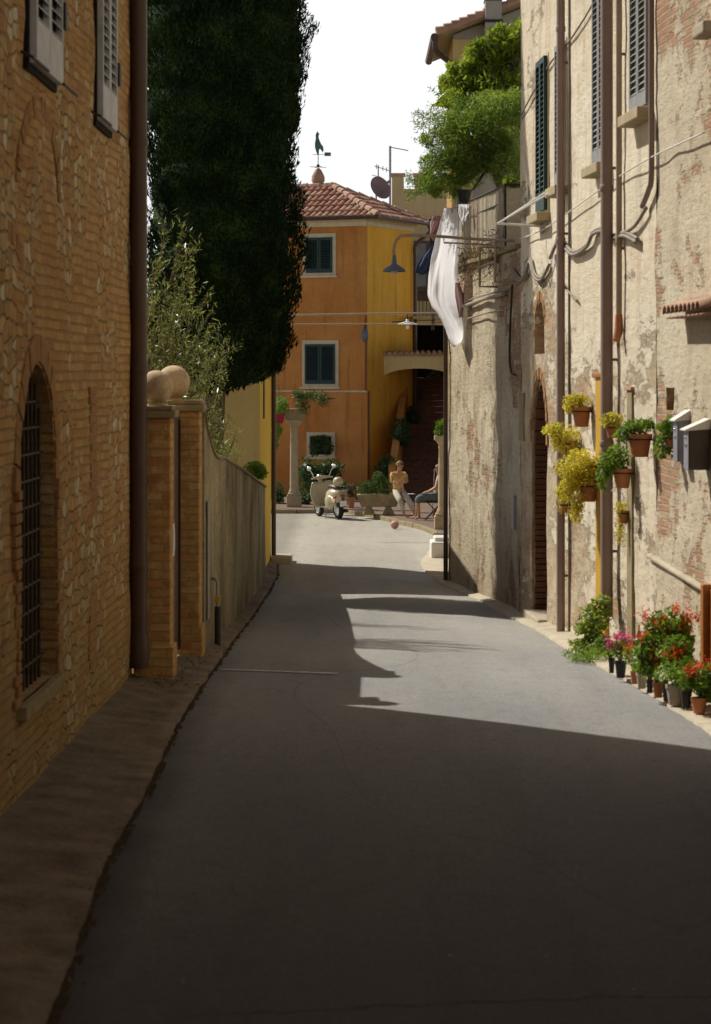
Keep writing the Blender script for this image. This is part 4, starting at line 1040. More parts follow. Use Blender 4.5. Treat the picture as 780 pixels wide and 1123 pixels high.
# cypress
CT = thing('cypress_tree', 'huge dark cypress towering over the garden wall', 'tree', (-2.15, 39.9, -.57))
ccx, ccy = -2.16, 39.55
m_ = MB(); m_.tube([(ccx - .2, ccy, -.6), (ccx - .12, ccy, 2), (ccx, ccy, 5), (ccx, ccy, 12)], [.2, .17, .15, .05], 12); m_.build('trunk', M['bark'], CT, True)
def cyr(z, a):
    zz = z
    prof = [(2.75, .0), (2.9, .55), (3.1, .95), (3.5, 1.15), (5, 1.27), (6.5, 1.26), (8.2, 1.42), (9.5, 1.36), (12, 1.0), (14.5, .45), (15.6, 0)]
    r0 = 0
    for (a0, b0), (a1, b1) in zip(prof, prof[1:]):
        if a0 <= zz <= a1: r0 = b0 + (b1 - b0) * (zz - a0) / (a1 - a0)
    q = Vector((math.cos(a) * 1.3, math.sin(a) * 1.3, z * .75))
    return r0 * (1 + .18 * mnoise.noise(q * 1.1) + .14 * mnoise.noise(q * 3.0 + Vector((4, 0, 0))))
r = np.random.default_rng(3); pts = []; dirs = []
for i in range(120000):
    z = 2.7 + 12.8 * r.random() ** 1.25; a = r.random() * 2 * PI
    if math.sin(a) > .55 and r.random() < .6: continue
    rad = cyr(z, a)
    clump = mnoise.noise(Vector((math.cos(a) * 3.4 * rad, math.sin(a) * 3.4 * rad, z * 2.4)))
    rr_ = rad * (.85 + .15 * r.random() + .12 * clump)
    zz = z
    if z < 3.4: zz = z + .22 * mnoise.noise(Vector((math.cos(a) * 3, math.sin(a) * 3, 0)))
    pts.append((ccx + rr_ * math.cos(a), ccy + 1.4 * rr_ * math.sin(a), zz))
    dirs.append((math.cos(a) * .9, math.sin(a) * .9, 2.2))
pts = np.array(pts); d_ = np.array(dirs)
core = [(ccx, ccy, 3.5 + i * .62, max(.1, cyr(3.5 + i * .62, PI) * .93), max(.1, cyr(3.5 + i * .62, 0) * 1.2), .75) for i in range(18)]
cc = leafmesh('crown', L['cypress'], pts, .042, CT, .45, d_, 3, None, core)
# olive
OT = thing('olive_tree', 'silvery olive tree rising behind the gate pillars', 'tree', (-2.5, 30.5, -.2))
rr = random.Random(21); tb = MB(); lp = []; base = Vector((-2.75, 30.5, -.25))
tr_ = [base, base + Vector((.1, 0, 1)), base + Vector((.0, .1, 1.9))]; tb.tube(tr_, [.12, .1, .08], 8)
ends = [(rr.uniform(168, 222), rr.uniform(250, 395)) for _ in range(11)] + [(rr.uniform(205, 244), rr.uniform(365, 440)) for _ in range(7)] + [(rr.uniform(160, 200), rr.uniform(330, 410)) for _ in range(6)]
for (ex, ey) in ends:
    e = P(ex, ey, 30.5 + rr.uniform(-.8, .8)); s0 = tr_[2] + Vector((rr.uniform(-.1, .2), 0, rr.uniform(-.3, .1)))
    mid = s0.lerp(e, .5) + Vector((-.12, rr.uniform(-.1, .1), -.05)); pth = smooth_path([s0, mid, e], 7)
    tb.tube(pth, [.025 * (1 - .85 * i / (len(pth) - 1)) for i in range(len(pth))], 5)
    for i in range(4, len(pth)):
        for _ in range(2):
            d0 = (pth[i] - pth[i - 1]).normalized() + Vector((rr.gauss(.15, .4), rr.gauss(0, .4), rr.gauss(.3, .35)))
            tw = curve_rand(pth[i], d0, 6, .055, .12, rr); tb.tube(tw, [.005, .005, .004, .004, .003, .003, .002], 4)
            for q in tw:
                for _k in range(2): lp.append(q + Vector((rr.gauss(0, .02), rr.gauss(0, .02), rr.gauss(0, .02))))
tb.build('trunk', M['bark'], OT, True)
leafmesh('crown', L['olive'], np.array(lp), .04, OT, .28, (.2, 0, .5), 9)
# thin dark oleander between pillar and cypress
OL = thing('oleander', 'spindly dark shrub leaning over the garden wall below the cypress', 'shrub', (-2.2, 33.5, -.35))
tb = MB(); lp = []; rr = random.Random(5)
for k in range(26):
    e = P(rr.uniform(222, 262) if k < 18 else rr.uniform(236, 262), rr.uniform(360, 500) if k < 18 else rr.uniform(470, 515), 33.6 + rr.uniform(-.5, .5))
    s0 = Vector((-2.1 + rr.uniform(-.1, .1), 33.6, -.4)); pth = smooth_path([s0, s0.lerp(e, .6) + Vector((-.1, 0, .1)), e], 8)
    tb.tube(pth, [.014 * (1 - .8 * i / (len(pth) - 1)) for i in range(len(pth))], 5)
    for i in range(7, len(pth)):
        for _ in range(16): lp.append(pth[i] + Vector((rr.gauss(0, .05), rr.gauss(0, .05), rr.gauss(0, .06))))
tb.build('trunk', M['bark'], OL, True); leafmesh('crown', L['olive'], np.array(lp), .034, OL, .25, (0, 0, .6), 10)
q = P(279, 540, 41); q = Vector((q.x, q.y, gtop(41) + .06))
plant('hanging_pot', 'terracotta pot of bright green leaves on top of the garden wall', 'flower pot', (-1.68, 41, q.z), .09, .13, M['terracotta'], [(0, 0, .08, .2, .2, .13), (.1, -.1, .0, .12, .12, .1)], 1200, .028, gk, None, None, 61)

# terrace trees
MT = thing('magnolia_tree', 'broad leaved evergreen with sunlit yellow green leaves above the terrace', 'tree', (3.2, 43.5, TZ))
m_ = MB(); m_.tube([(2.9, 43.5, TZ), (2.8, 43.5, 6.5), (2.5, 43.5, 8)], [.12, .1, .05], 8)
def pxblob(x, y, Y, rx, ry, rd): q = P(x, y, Y); s = Y / F; return (q.x, q.y, q.z, rx * s, rd, ry * s)
B1 = [pxblob(492, 108, 43.0, 14, 12, .4), pxblob(545, 115, 42.8, 32, 18, .6), pxblob(566, 60, 43.2, 18, 40, .5), pxblob(535, 85, 43.5, 38, 34, .7), pxblob(505, 105, 43.5, 22, 18, .6), pxblob(557, 52, 43.5, 22, 22, .5), pxblob(530, 62, 43.5, 22, 22, .5), pxblob(545, 92, 43.5, 35, 30, .6), pxblob(508, 88, 43.5, 22, 18, .5), pxblob(495, 98, 43.5, 13, 13, .4), pxblob(565, 90, 43.5, 20, 60, .5), pxblob(520, 105, 43.5, 25, 20, .5), pxblob(575, 40, 43.5, 14, 20, .4), pxblob(515, 72, 43.5, 12, 10, .3)]
rs = random.Random(77)
for _ in range(16):
    t0 = rs.random(); B1.append(pxblob(482 + 85 * t0 + rs.uniform(-5, 5), 98 - 72 * t0 ** .8 + rs.uniform(-12, 8), 43.4, rs.uniform(3, 8), rs.uniform(4, 9), .3))
for _ in range(7): B1.append(pxblob(rs.uniform(490, 565), rs.uniform(108, 150), 42.6, rs.uniform(7, 13), rs.uniform(6, 12), .4))
for b in B1: m_.tube([(2.6, 43.5, 7.2), (b[0], b[1], b[2])], [.05, .01], 6)
m_.build('trunk', M['bark'], MT, True)
leafmesh('crown', L['bigleaf'], blobs(B1, 9000, 4, -.02, 1.6), .08, MT, .5, (0, 0, .7), 4)
FT = thing('pepper_tree', 'feathery fine leaved green tree drooping over the terrace fence', 'tree', (2.9, 41.6, TZ))
m_ = MB(); m_.tube([(2.9, 41.6, TZ), (2.6, 41.6, 5.8), (2.2, 41.6, 6.8)], [.1, .09, .05], 8)
B2 = [pxblob(555, 185, 41.0, 22, 20, .6), pxblob(485, 205, 41.0, 18, 13, .5), pxblob(500, 140, 41.6, 26, 20, .6), pxblob(530, 135, 41.6, 45, 36, .8), pxblob(540, 170, 41.6, 32, 26, .7), pxblob(512, 190, 41.3, 30, 18, .6), pxblob(545, 125, 41.6, 32, 26, .6), pxblob(520, 145, 41.3, 32, 26, .6), pxblob(495, 165, 41.2, 24, 24, .6), pxblob(478, 182, 41.0, 20, 22, .5), pxblob(515, 180, 41.3, 28, 18, .5), pxblob(550, 150, 41.6, 26, 22, .6),
      pxblob(472, 200, 41.0, 13, 12, .4), pxblob(565, 112, 41.6, 14, 18, .5), pxblob(498, 200, 41.2, 16, 12, .4), pxblob(558, 172, 41.6, 18, 10, .5)]
for _ in range(18): B2.append(pxblob(rs.uniform(462, 510), rs.uniform(150, 214), 41.1, rs.uniform(3, 8), rs.uniform(4, 10), .3))
for b in B2: m_.tube([(2.3, 41.6, 6.6), ((2.3 + b[0]) / 2, b[1], b[2] + .1), (b[0], b[1], b[2])], [.04, .02, .008], 6)
wisp = []
rr = random.Random(12)
for _ in range(70):
    b = rr.choice(B2[:8]); s0 = Vector(b[:3]) + Vector((-b[3] * .7, rr.uniform(-.4, .4), rr.uniform(-.6, .8) * b[5]))
    tw = curve_rand(s0, (-1, rr.uniform(-.3, .3), rr.uniform(-.5, .5)), 9, .05, .1, rr); m_.tube(tw, .003, 3)
    for q in tw:
        for _k in range(5): wisp.append(q + Vector((rr.gauss(0, .03), rr.gauss(0, .03), rr.gauss(0, .03))))
m_.build('trunk', M['bark'], FT, True)
p1 = blobs(B2, 42000, 5, .0, 2.6); p2 = np.array(wisp)
leafmesh('crown', L['feather'], np.concatenate([p1, p2]), .034, FT, .4, (0, 0, -.5), 6)
CR = thing('climber', 'yellow green climber on the wall end behind the reed screen', 'climbing plant', (2.4, 37.5, TZ))
B3 = [pxblob(560, 205, 37.6, 9, 16, .2), pxblob(562, 240, 37.6, 8, 26, .2), pxblob(563, 275, 37.3, 6, 22, .2)]
leafmesh('leaves', L['bigleaf'], blobs(B3, 1300, 6, .0, 4), .04, CR, .7, None, 7)
m_ = MB(); m_.tube([(2.42, 37.6, TZ), (2.42, 37.6, 5.5), (2.4, 37.6, 6.1)], .02, 6); m_.build('stem', M['bark'], CR)
q = P(509, 212, 40.6); m_ = MB(); potmesh(m_, (q.x, q.y, q.z - .16), .13, .22); t = m_.build('hanging_pot', M['blackpot'], None, 40); tag(t, 'dark pot hanging from the tree above the reed screen', 'hanging pot')

# ================================================================== ORANGE HOUSE
C0 = Vector((.34, 70.8)); dR = Vector((.409, .9125)); dL = Vector((-.9125, .409))
OH = thing('orange_house', 'two storey orange and yellow stucco house with clay tiled hip roof', 'house', (C0.x, C0.y, -.52))
WLf = Wall([C0, C0 + dL * 6.2], 1); WLf.side = 1
WRt = Wall([C0, C0 + dR * 3.35], -1)
EZ = 7.48
m_ = MB()
A_, B_, C_, D_ = C0, C0 + dL * 6.2, C0 + dL * 6.2 + dR * 3.35, C0 + dR * 3.35
# outward normal check for the left face wall frame
if WLf.P(1, 0, .5).y > WLf.P(1, 0, 0).y: WLf.side *= -1
if WRt.P(1, 0, .5).x < WRt.P(1, 0, 0).x: WRt.side *= -1
def wallq(m_, a, b, z0, z1): m_.poly([(a.x, a.y, z0), (b.x, b.y, z0), (b.x, b.y, z1), (a.x, a.y, z1)])
wallq(m_, A_, B_, -.9, EZ); m_.build('front_wall', M['orange'], OH)
m_ = MB(); wallq(m_, A_, D_, -.9, EZ); m_.build('side_wall', M['yellow'], OH)
m_ = MB(); wallq(m_, B_, C_, -.9, EZ); wallq(m_, C_, D_, -.9, EZ); m_.build('rear_wall', M['tan'], OH)
for Wf, L_, nm in ((WLf, 6.2, 'cornice'), (WRt, 3.35, 'cornice')):
    m_ = MB(); Wf.box(m_, -.0, L_, EZ - .22, EZ, .0, .06); Wf.box(m_, -.02, L_, EZ - .08, EZ + .01, .061, .16); m_.build(nm, M['cream'], OH)
m_ = MB(); zc = PZ(429, 70.8); WLf.box(m_, .0, 6.2, zc - .03, zc + .02, 0, .035); m_.build('string_course', M['cream'], OH)
# hip roof
ov = .38
cen = (A_ + B_ + C_ + D_) / 4
def out2(p): return p + (p - cen).normalized() * ov * 1.3
cs = [out2(A_), out2(B_), out2(C_), out2(D_)]
apz = EZ + 1.05
r0 = cen + dL * -1.25; r1 = cen + dL * 1.25     # short ridge
apx = PX(370, 72.6)
m_ = MB()
Av, Bv, Cv, Dv = [Vector((c.x, c.y, EZ + .02)) for c in cs]; R0 = Vector((r0.x, r0.y, apz)); R1 = Vector((r1.x, r1.y, apz))
m_.poly([Av, R0, R1, Bv]); m_.poly([Dv, R0, Av]); m_.poly([Bv, R1, Cv]); m_.poly([Cv, R1, R0, Dv]); m_.poly([Av, Bv, Cv, Dv])
rfo = m_.build('roof', M['tile'], OH)
def tiles(quad, parent, mats=M['tile'], w=.2, ln=.38):
    """rows of barrel tiles clipped to a roof face (eave a->b, top)"""
    a, b, poly = quad; e = (b - a).normalized(); nrm = (poly[1] - poly[0]).cross(poly[2] - poly[0]).normalized()
    if nrm.z < 0: nrm = -nrm
    up = nrm.cross(e).normalized()
    if up.z < 0: up = -up
    p2 = [((p - a).dot(e), (p - a).dot(up)) for p in poly]
    def ins(x, y):
        c = False; j = len(p2) - 1
        for i in range(len(p2)):
            if (p2[i][1] > y) != (p2[j][1] > y) and x < (p2[j][0] - p2[i][0]) * (y - p2[i][1]) / (p2[j][1] - p2[i][1]) + p2[i][0]: c = not c
            j = i
        return c
    mb = MB(); X1 = max(p[0] for p in p2); Y1 = max(p[1] for p in p2); X0 = min(p[0] for p in p2)
    x = X0 + w / 2
    while x < X1:
        y = 0
        while y < Y1:
            if ins(x, y + ln * .5):
                jx = random.uniform(-.012, .012); vs = []; mi = 0 if random.random() < .6 else 1
                for (yy, rr_, hh) in ((y - .05, w * .45, .045), (y + ln, w * .36, .012)):
                    for k in range(6):
                        an = PI * k / 5; vs.append(a + e * (x + jx - math.cos(an) * rr_) + up * yy + nrm * (hh + math.sin(an) * rr_ * .8))
                mb.add(vs, [(k, k + 1, 7 + k, 6 + k) for k in range(5)] + [(0, 1, 2, 3, 4, 5)], mi)
            y += ln
        x += w
    return mb.build('tiles', [M['tile'], M['tile2']], parent)
tiles((Av, Bv, [Av, Bv, R1, R0]), rfo); tiles((Dv, Av, [Dv, Av, R0]), rfo)
m_ = MB()
for a, b in ((Av, R0), (R0, R1), (R0, Dv), (R1, Bv)):
    n = int((b - a).length / .36)
    for i in range(n):
        p = a.lerp(b, i / n); q = a.lerp(b, (i + 1.1) / n); m_.tube([p + Vector((0, 0, .06)), q + Vector((0, 0, .045))], [.11, .085], 8)
m_.build('ridge_tiles', M['tile2'], rfo)
m_ = MB()
m_.tube([Bv + Vector((0, -.02, -.0)), Av + Vector((0, -.05, -.0)), Dv + Vector((.05, 0, 0))], .06, 8); m_.build('gutter', M['pipe_brown'], OH)
g0 = Vector((D_.x, D_.y, 0)); m_ = MB()
m_.tube(smooth_path([(Dv.x, Dv.y, EZ - .02), (Dv.x - .0, Dv.y - .05, EZ - .25), (D_.x + .1, D_.y - .1, EZ - .6), (D_.x + .08, D_.y - .1, EZ - 1.0)]) + [Vector((D_.x + .08, D_.y - .1, 1.0))], .055, 8); m_.build('drainpipe', M['pipe_brown'], OH, 40)
def hwin(Wf, x0, x1, yt, yb, shut=True, frame=.13):
    u0, u1 = sorted((Wf.u(x0), Wf.u(x1))); Y = Wf.P((u0 + u1) / 2, 0).y; z0, z1 = PZ(yb, Y), PZ(yt, Y)
    m_ = MB(); f = frame
    Wf.box(m_, u0, u0 + f, z0, z1, .0, .05); Wf.box(m_, u1 - f, u1, z0, z1, 0, .05); Wf.box(m_, u0 + f, u1 - f, z1 - f, z1, 0, .05); Wf.box(m_, u0 + f, u1 - f, z0, z0 + f * .6, 0, .05)
    fr = m_.build('window_frame', M['cream'], OH, False, .006)
    m_ = MB(); Wf.box(m_, u0 - .05, u1 + .05, z0 - .07, z0, 0, .12); m_.build('sill', M['cream'], fr, False, .01)
    m_ = MB(); Wf.box(m_, u0 + f, u1 - f, z0 + f * .6, z1 - f, .004, .012); m_.build('pane', M['dark'], fr)
    if shut:
        um = (u0 + u1) / 2
        for a, b in ((u0 + f * .8, um - .006), (um + .006, u1 - f * .8)): shutter(Wf, 'shutter', fr, a, b, z0 + f * .6, z1 - f * .9, .052, M['shut_green'], .06, .02, .03)
    return u0, u1, z0, z1
hwin(WLf, 333, 369, 256, 302); hwin(WLf, 332, 372, 373, 424); hwin(WLf, 337, 368, 474, 501, False, .12)
m_ = MB()
for k in range(9):
    u = WLf.u(341 + k * 2.9); m_.tube([WLf.P(u, PZ(498, 70.9), .07), WLf.P(u, PZ(478, 70.9), .07)], .008, 5)
m_.build('grille', M['iron'], OH)
# conduits on the orange face
m_ = MB(); m_.tube([WLf.P(.04, PZ(343, 70.8), .03), WLf.P(.04, zc, .03)], .015, 6); m_.tube([WRt.P(.05, zc, .03), WRt.P(.05, -.5, .03)], .02, 6); m_.build('conduit', M['pipe_brown'], OH)
t = thing('wall_lamp', 'small dark wall lamp on an iron bracket at the corner of the orange house', 'wall lamp', (C0.x, C0.y - .1, PZ(360, 70.8)))
m_ = MB(); q = P(401, 356, 70.6); m_.tube([q + Vector((.05, .15, 0)), q, q + Vector((-.02, -.1, .02)), q + Vector((-.02, -.1, -.12))], .02, 6); m_.build('bracket', M['iron'], t)
m_ = MB(); m_.lathe(q + Vector((-.02, -.1, -.5)), [(.03, 0), (.09, .08), (.1, .3), (.05, .38), (.02, .4)], 10); m_.build('lantern', M['lampblue'], t, 40)

# weather vane and its plinth, dish, antennas
q = P(349, 200, 73.5)
WV = thing('weather_vane', 'green copper rooster weather vane on the roof turret', 'weather vane', (q.x, q.y, PZ(186, 73.5)))
m_ = MB(); m_.lathe((q.x, q.y, PZ(216, 73.5)), [(.17, 0), (.17, .45), (.2, .47), (.19, .62), (.1, .8), (.04, .86)], 14); m_.lathe((q.x + .36, q.y + .3, PZ(216, 73.5)), [(.12, 0), (.12, .3), (.16, .32), (.05, .42)], 10)
tag(m_.build('chimney_turret', M['tile2'], None, 40), 'rounded clay turret chimney on the ridge of the orange house', 'chimney')
zz = PZ(186, 73.5); m_ = MB(); m_.tube([(q.x, q.y, zz - .1), (q.x, q.y, zz + .75)], .012, 6); m_.ball((q.x, q.y, zz + .12), .05, 10, 6)
for a in (0, PI / 2):
    d = Vector((math.cos(a + .4), math.sin(a + .4), 0)) * .26; m_.tube([Vector((q.x, q.y, zz + .08)) - d, Vector((q.x, q.y, zz + .08)) + d], .009, 5)
m_.build('spindle', M['iron'], WV)
sz_ = 73.5 / F; zr = PZ(169, 73.5)
ro = [(-1, 0), (-2.2, 3), (-3.6, 8), (-3.4, 13), (-2.6, 17), (-2.8, 21), (-1.6, 24), (-.6, 25), (.4, 23.5), (1.4, 22), (.6, 20.5), (.6, 18), (2, 14), (3.4, 11), (5.2, 9), (6.2, 5), (5.2, 2), (3.6, 4), (2.2, 6), (1, 5), (.8, 0)]
m_ = MB(); m_.extr([(q.x + x * sz_, q.y - .02, zr + y * sz_) for x, y in ro], (0, .04, 0)); m_.build('rooster', M['copper'], WV)
m_ = MB(); m_.tube([(q.x - 6 * sz_, q.y, zr - .01), (q.x + 12 * sz_, q.y, zr - .01)], .008, 5); m_.extr([(q.x + a * sz_, q.y - .01, zr + b * sz_) for a, b in ((7, -2), (14, -2), (14, 2), (7, 2))], (0, .02, 0)); m_.build('arrow', M['copper'], WV)
q = P(417, 206, 73.4); SD = thing('satellite_dish', 'mauve satellite dish behind the tiled roof', 'satellite dish', q - Vector((0, 0, .5)))
Md = Matrix.Rotation(math.radians(-22), 4, 'Z') @ Matrix.Rotation(math.radians(72), 4, 'X')
Md2 = Matrix.Rotation(math.radians(38), 4, 'Z') @ Matrix.Rotation(math.radians(68), 4, 'X')
m_ = MB(); m_.lathe(q, [(.01, -.08), (.15, -.065), (.27, -.03), (.36, .02), (.37, .025), (.36, .03), (.27, -.015), (.15, -.05), (.01, -.065)], 28, 0, Md2, False); m_.build('reflector', M['dish'], SD, True)
m_ = MB(); nrm = (Md2 @ Vector((0, 0, 1))).normalized(); m_.tube([q - nrm * .1, q - nrm * .2, q - Vector((0, 0, .75)) - nrm * .2], .025, 6); m_.build('mount', M['steel'], SD)
m_ = MB(); m_.tube([q - Vector((0, 0, .3)), q + nrm * .4], .012, 5); m_.ball(q + nrm * .42, .05, 8, 6); m_.build('feed_arm', M['steel'], SD)
Y = 74.5; AN = thing('antenna', 'tall thin television antenna mast right of the dish', 'antenna', P(428, 222, Y), 'antennas on the roofs')
m_ = MB(); m_.tube([P(428, 228, Y), P(428, 160, Y)], .035, 8); m_.build('mast', M['steel'], AN)
m_ = MB(); m_.tube([P(427, 161, Y), P(448, 165, Y)], .014, 6)
for k in range(7): a = P(430 + k * 2.6, 161.8 + k * .55, Y); m_.tube([a + Vector((0, -.14, 0)), a + Vector((0, .14, 0))], .006, 4)
m_.build('boom', M['steel'], AN)
AN2 = thing('antenna', 'short antenna with small crossbars just above the dish', 'antenna', P(415, 205, Y), 'antennas on the roofs')
m_ = MB(); m_.tube([P(415, 205, Y), P(415, 181, Y)], .02, 8); m_.build('mast', M['steel'], AN2)
m_ = MB(); m_.tube([P(411, 182, Y), P(427, 187, Y)], .012, 5); m_.tube([P(408, 192, Y), P(418, 194, Y)], .01, 5)
for x, y in ((413, 182.5), (420, 184.5), (424, 186)): m_.tube([P(x, y - 2.5, Y), P(x, y + 2.5, Y)], .014, 5)
m_.build('boom', M['steel'], AN2)

# ================================================================== BACK BUILDINGS
Y = 84; CW = thing('crenellated_house', 'plain tan house wall with stepped battlements behind the roofs', 'house', (3, Y, -.6))
x0, x1 = PX(430, Y), PX(600, Y); pr = [(430, 193), (443, 193), (443, 207), (455, 207), (455, 193), (470, 193), (470, 207), (484, 207), (484, 193), (640, 193)]
m_ = MB(); m_.extr([(x0, Y, -.9)] + [P(a, b, Y) for a, b in pr] + [(PX(640, Y), Y, -.9)], (0, .5, 0)); m_.build('wall', M['tan'], CW)
m_ = MB()
for a, b, c in ((430, 443, 193), (455, 470, 193), (484, 500, 193)): m_.box(PX(a, Y) - .05, PX(b, Y) + .05, Y - .06, Y + .56, PZ(c, Y) + .002, PZ(c, Y) + .1)
m_.build('coping', M['tile2'], CW)
Y = 79.5; BH = thing('rear_house', 'shaded ochre house behind the stairs with a blue grey window', 'house', (3, Y, -.6))
xa, xb = PX(446, Y), PX(560, Y); m_ = MB()
zt2, zo1, zo0 = PZ(236, Y), PZ(356, Y), PZ(392, Y)
m_.box(xa, xb, Y, Y + 3, zo1, zt2); m_.box(xa, PX(452, Y), Y, Y + 3, -.9, zo1 - .0); m_.box(PX(495, Y), xb, Y, Y + 3, -.9, zo1)
m_.build('wall', M['tan'], BH)
m_ = MB(); m_.box(PX(452, Y), PX(495, Y), Y + 1.5, Y + 1.6, -.9, zo1); m_.build('recess', M['dark'], BH)
m_ = MB(); m_.box(PX(454, Y), PX(477, Y), Y - .05, Y - .004, PZ(330, Y), PZ(264, Y)); wf = m_.build('window', M['pipe_brown'], BH)
m_ = MB(); m_.box(PX(456.5, Y), PX(467, Y), Y - .07, Y - .052, PZ(314, Y), PZ(267, Y)); m_.build('pane', M['glass'], wf)
m_ = MB()
for k in range(9): m_.box(PX(455 + k * 4, Y), PX(455.8 + k * 4, Y), Y - .5, Y - .47, PZ(350, Y), PZ(322, Y))
m_.box(PX(454, Y), PX(492, Y), Y - .52, Y - .46, PZ(322, Y), PZ(320, Y)); m_.box(PX(454, Y), PX(492, Y), Y - .55, Y, PZ(353, Y), PZ(350, Y))
m_.build('balcony', M['iron'], BH)
# high gable house above the terrace
Y = 50; HG = thing('gable_house', 'grey gabled house high behind the terrace trees', 'house', (4, 52, 0))
xg = PX(497, Y); ze = PZ(38, Y); xr = PX(600, Y); zr_ = PZ(-2, Y)
m_ = MB(); m_.extr([(xg, Y, -.9), (xr, Y, -.9), (xr, Y, zr_), (xg, Y, ze)], (0, 3.2, 0)); m_.build('wall', M['greyst'], HG)
m_ = MB(); m_.box(xg - .012, xg - .002, Y + .3, Y + 3.2, 2, ze - .02); m_.build('side_wall', M['pbrick'], HG)
m_ = MB(); m_.box(xg - .01, xg + .4, Y - .02, Y - .004, 2, ze - .1); m_.build('corner_render', M['pale_yellow'], HG)
sl = (zr_ - ze) / (xr - xg); m_ = MB()
a = Vector((xg - .35, Y - .35, ze - .35 * sl + .02)); m_.extr([a, (xr + .3, Y - .35, zr_ + .3 * sl + .02), (xr + .3, Y - .35, zr_ + .3 * sl + .12), (a.x, a.y, a.z + .1)], (0, 3.9, 0)); rg = m_.build('roof', M['coping'], HG)
m_ = MB()
n = 16
for i in range(n):
    xx = a.x + (xr + .3 - a.x) * i / n; x2 = a.x + (xr + .3 - a.x) * (i + 1.12) / n
    for yy in (Y - .33, Y - .08): m_.tube([(xx, yy, a.z + (xx - a.x) * sl + .14), (x2, yy, a.z + (x2 - a.x) * sl + .11)], [.1, .08], 8)
m_.build('tiles', M['tile2'], rg)
m_ = MB(); m_.tube([(a.x - .04, Y - .4, a.z + .02), (a.x - .04, Y + 3.5, a.z + .02)], .08, 8)
m_.tube(smooth_path([(a.x - .02, Y - .3, a.z), (a.x + .0, Y - .3, a.z - .25), (a.x + .35, Y - .25, a.z - .55), (xg + .12, Y - .12, a.z - .8), (xg + .12, Y - .12, a.z - 1.4)]), .055, 8)
m_.tube([(xg + .12, Y - .12, a.z - 1.4), (xg + .12, Y - .12, 3)], .055, 8); m_.build('drainpipe', M['pipe_brown'], HG, 40)
m_ = MB(); m_.box(PX(531, Y), PX(549, Y), Y - .5, Y - .02, PZ(60, Y), PZ(4, Y)); ch = m_.build('chimney', M['greyst'], HG, False, .02)
m_ = MB(); m_.box(PX(530, Y), PX(550, Y), Y - .53, Y + .02, PZ(28, Y), PZ(25, Y)); m_.box(PX(530.5, Y), PX(549.5, Y), Y - .52, Y + .01, PZ(4, Y) + .002, PZ(2, Y)); m_.lathe((PX(540, Y), Y - .25, PZ(2, Y)), [(.13, 0), (.13, .2), (.18, .22), (.1, .4)], 12); m_.build('chimney_pot', M['iron'], ch)

# ================================================================== ARCH, STAIRS
Y = 71.9; AR = thing('entrance_arch', 'tile capped stucco arch spanning the foot of the stairs', 'arch', (2, Y, -.52))
xa, xb = PX(418, Y), PX(500, Y); zt_ = PZ(389, Y); zs_ = PZ(417, Y); zc_ = PZ(404, Y); m_ = MB(); n = 16
pts = [(xa, Y, zt_), (xb, Y, zt_), (xb, Y, zs_)] + [((xa + xb) / 2 + (xb - xa) / 2 * math.cos(PI * i / n), Y, zs_ + (zc_ - zs_) * math.sin(PI * i / n)) for i in range(1, n)] + [(xa, Y, zs_)]
for i in range(n):
    a0 = (xa + xb) / 2 + (xb - xa) / 2 * math.cos(PI * i / n); a1 = (xa + xb) / 2 + (xb - xa) / 2 * math.cos(PI * (i + 1) / n)
    b0 = zs_ + (zc_ - zs_) * math.sin(PI * i / n); b1 = zs_ + (zc_ - zs_) * math.sin(PI * (i + 1) / n)
    m_.hexa([(a1, Y, b1), (a0, Y, b0), (a0, Y + .35, b0), (a1, Y + .35, b1), (a1, Y, zt_), (a0, Y, zt_), (a0, Y + .35, zt_), (a1, Y + .35, zt_)])
m_.build('arch_wall', M['archy'], AR)
m_ = MB(); m_.box(xb, xb + .5, Y - .01, Y + .4, -.9, zt_); m_.build('pier', M['tan'], AR)
m_ = MB(); k = 0; x = xa
while x < xb + .4:
    m_.tube([(x + .08, Y - .10, zt_ + .02), (x + .08, Y + .45, zt_ + .08)], [.075, .065], 8); x += .165
m_.build('coping_tiles', M['tile2'], AR); m_ = MB(); m_.box(PX(452, 74), 3.4, Y + .36, 79.4, zt_ - .12, zt_ + .02); m_.box(PX(452, 74), 3.4, Y + .9, 79.4, PZ(352, 76) , PZ(349, 76)); m_.build('sky_block_slab', M['tan'], AR)  # slabs added over the stairs to keep sky light off them
ST = thing('brick_staircase', 'steep brick staircase climbing through the arch', 'stairs', (2, 70, -.52))
ns = 20; y0s = 69.0; xs0, xs1 = PX(434, 69), 3.4
for i in range(ns):
    m_ = MB(); xl = xs0 + .62 * i / ns; m_.box(xl, xs1, y0s + i * .33, y0s + ns * .33 + 1.6, -.52 + i * .17, -.52 + (i + 1) * .17 - .035); m_.box(xl - .01, xs1, y0s + i * .33 - .03, y0s + ns * .33 + 1.6, -.52 + (i + 1) * .17 - .034, -.52 + (i + 1) * .17)
    m_.build('step', M['stair'], ST, False, .008)
m_ = MB(); m_.add([(xs0 - .2, 68.8, -.6), (xs0, 68.8, -.6), (xs0 - .2, 68.8, .4), (xs0, 68.8, .4), (xs0 + .42, 75.6, -.6), (xs0 + .62, 75.6, -.6), (xs0 + .42, 75.6, 3.6), (xs0 + .62, 75.6, 3.6)],
                  [(0, 1, 3, 2), (4, 6, 7, 5), (2, 3, 7, 6), (0, 2, 6, 4), (1, 5, 7, 3)])
m_.build('parapet', M['orange'], ST)
m_ = MB(); m_.box(3.41, 3.8, 68.2, 80, -.9, 4.2); m_.build('side_wall', M['tan'], ST)
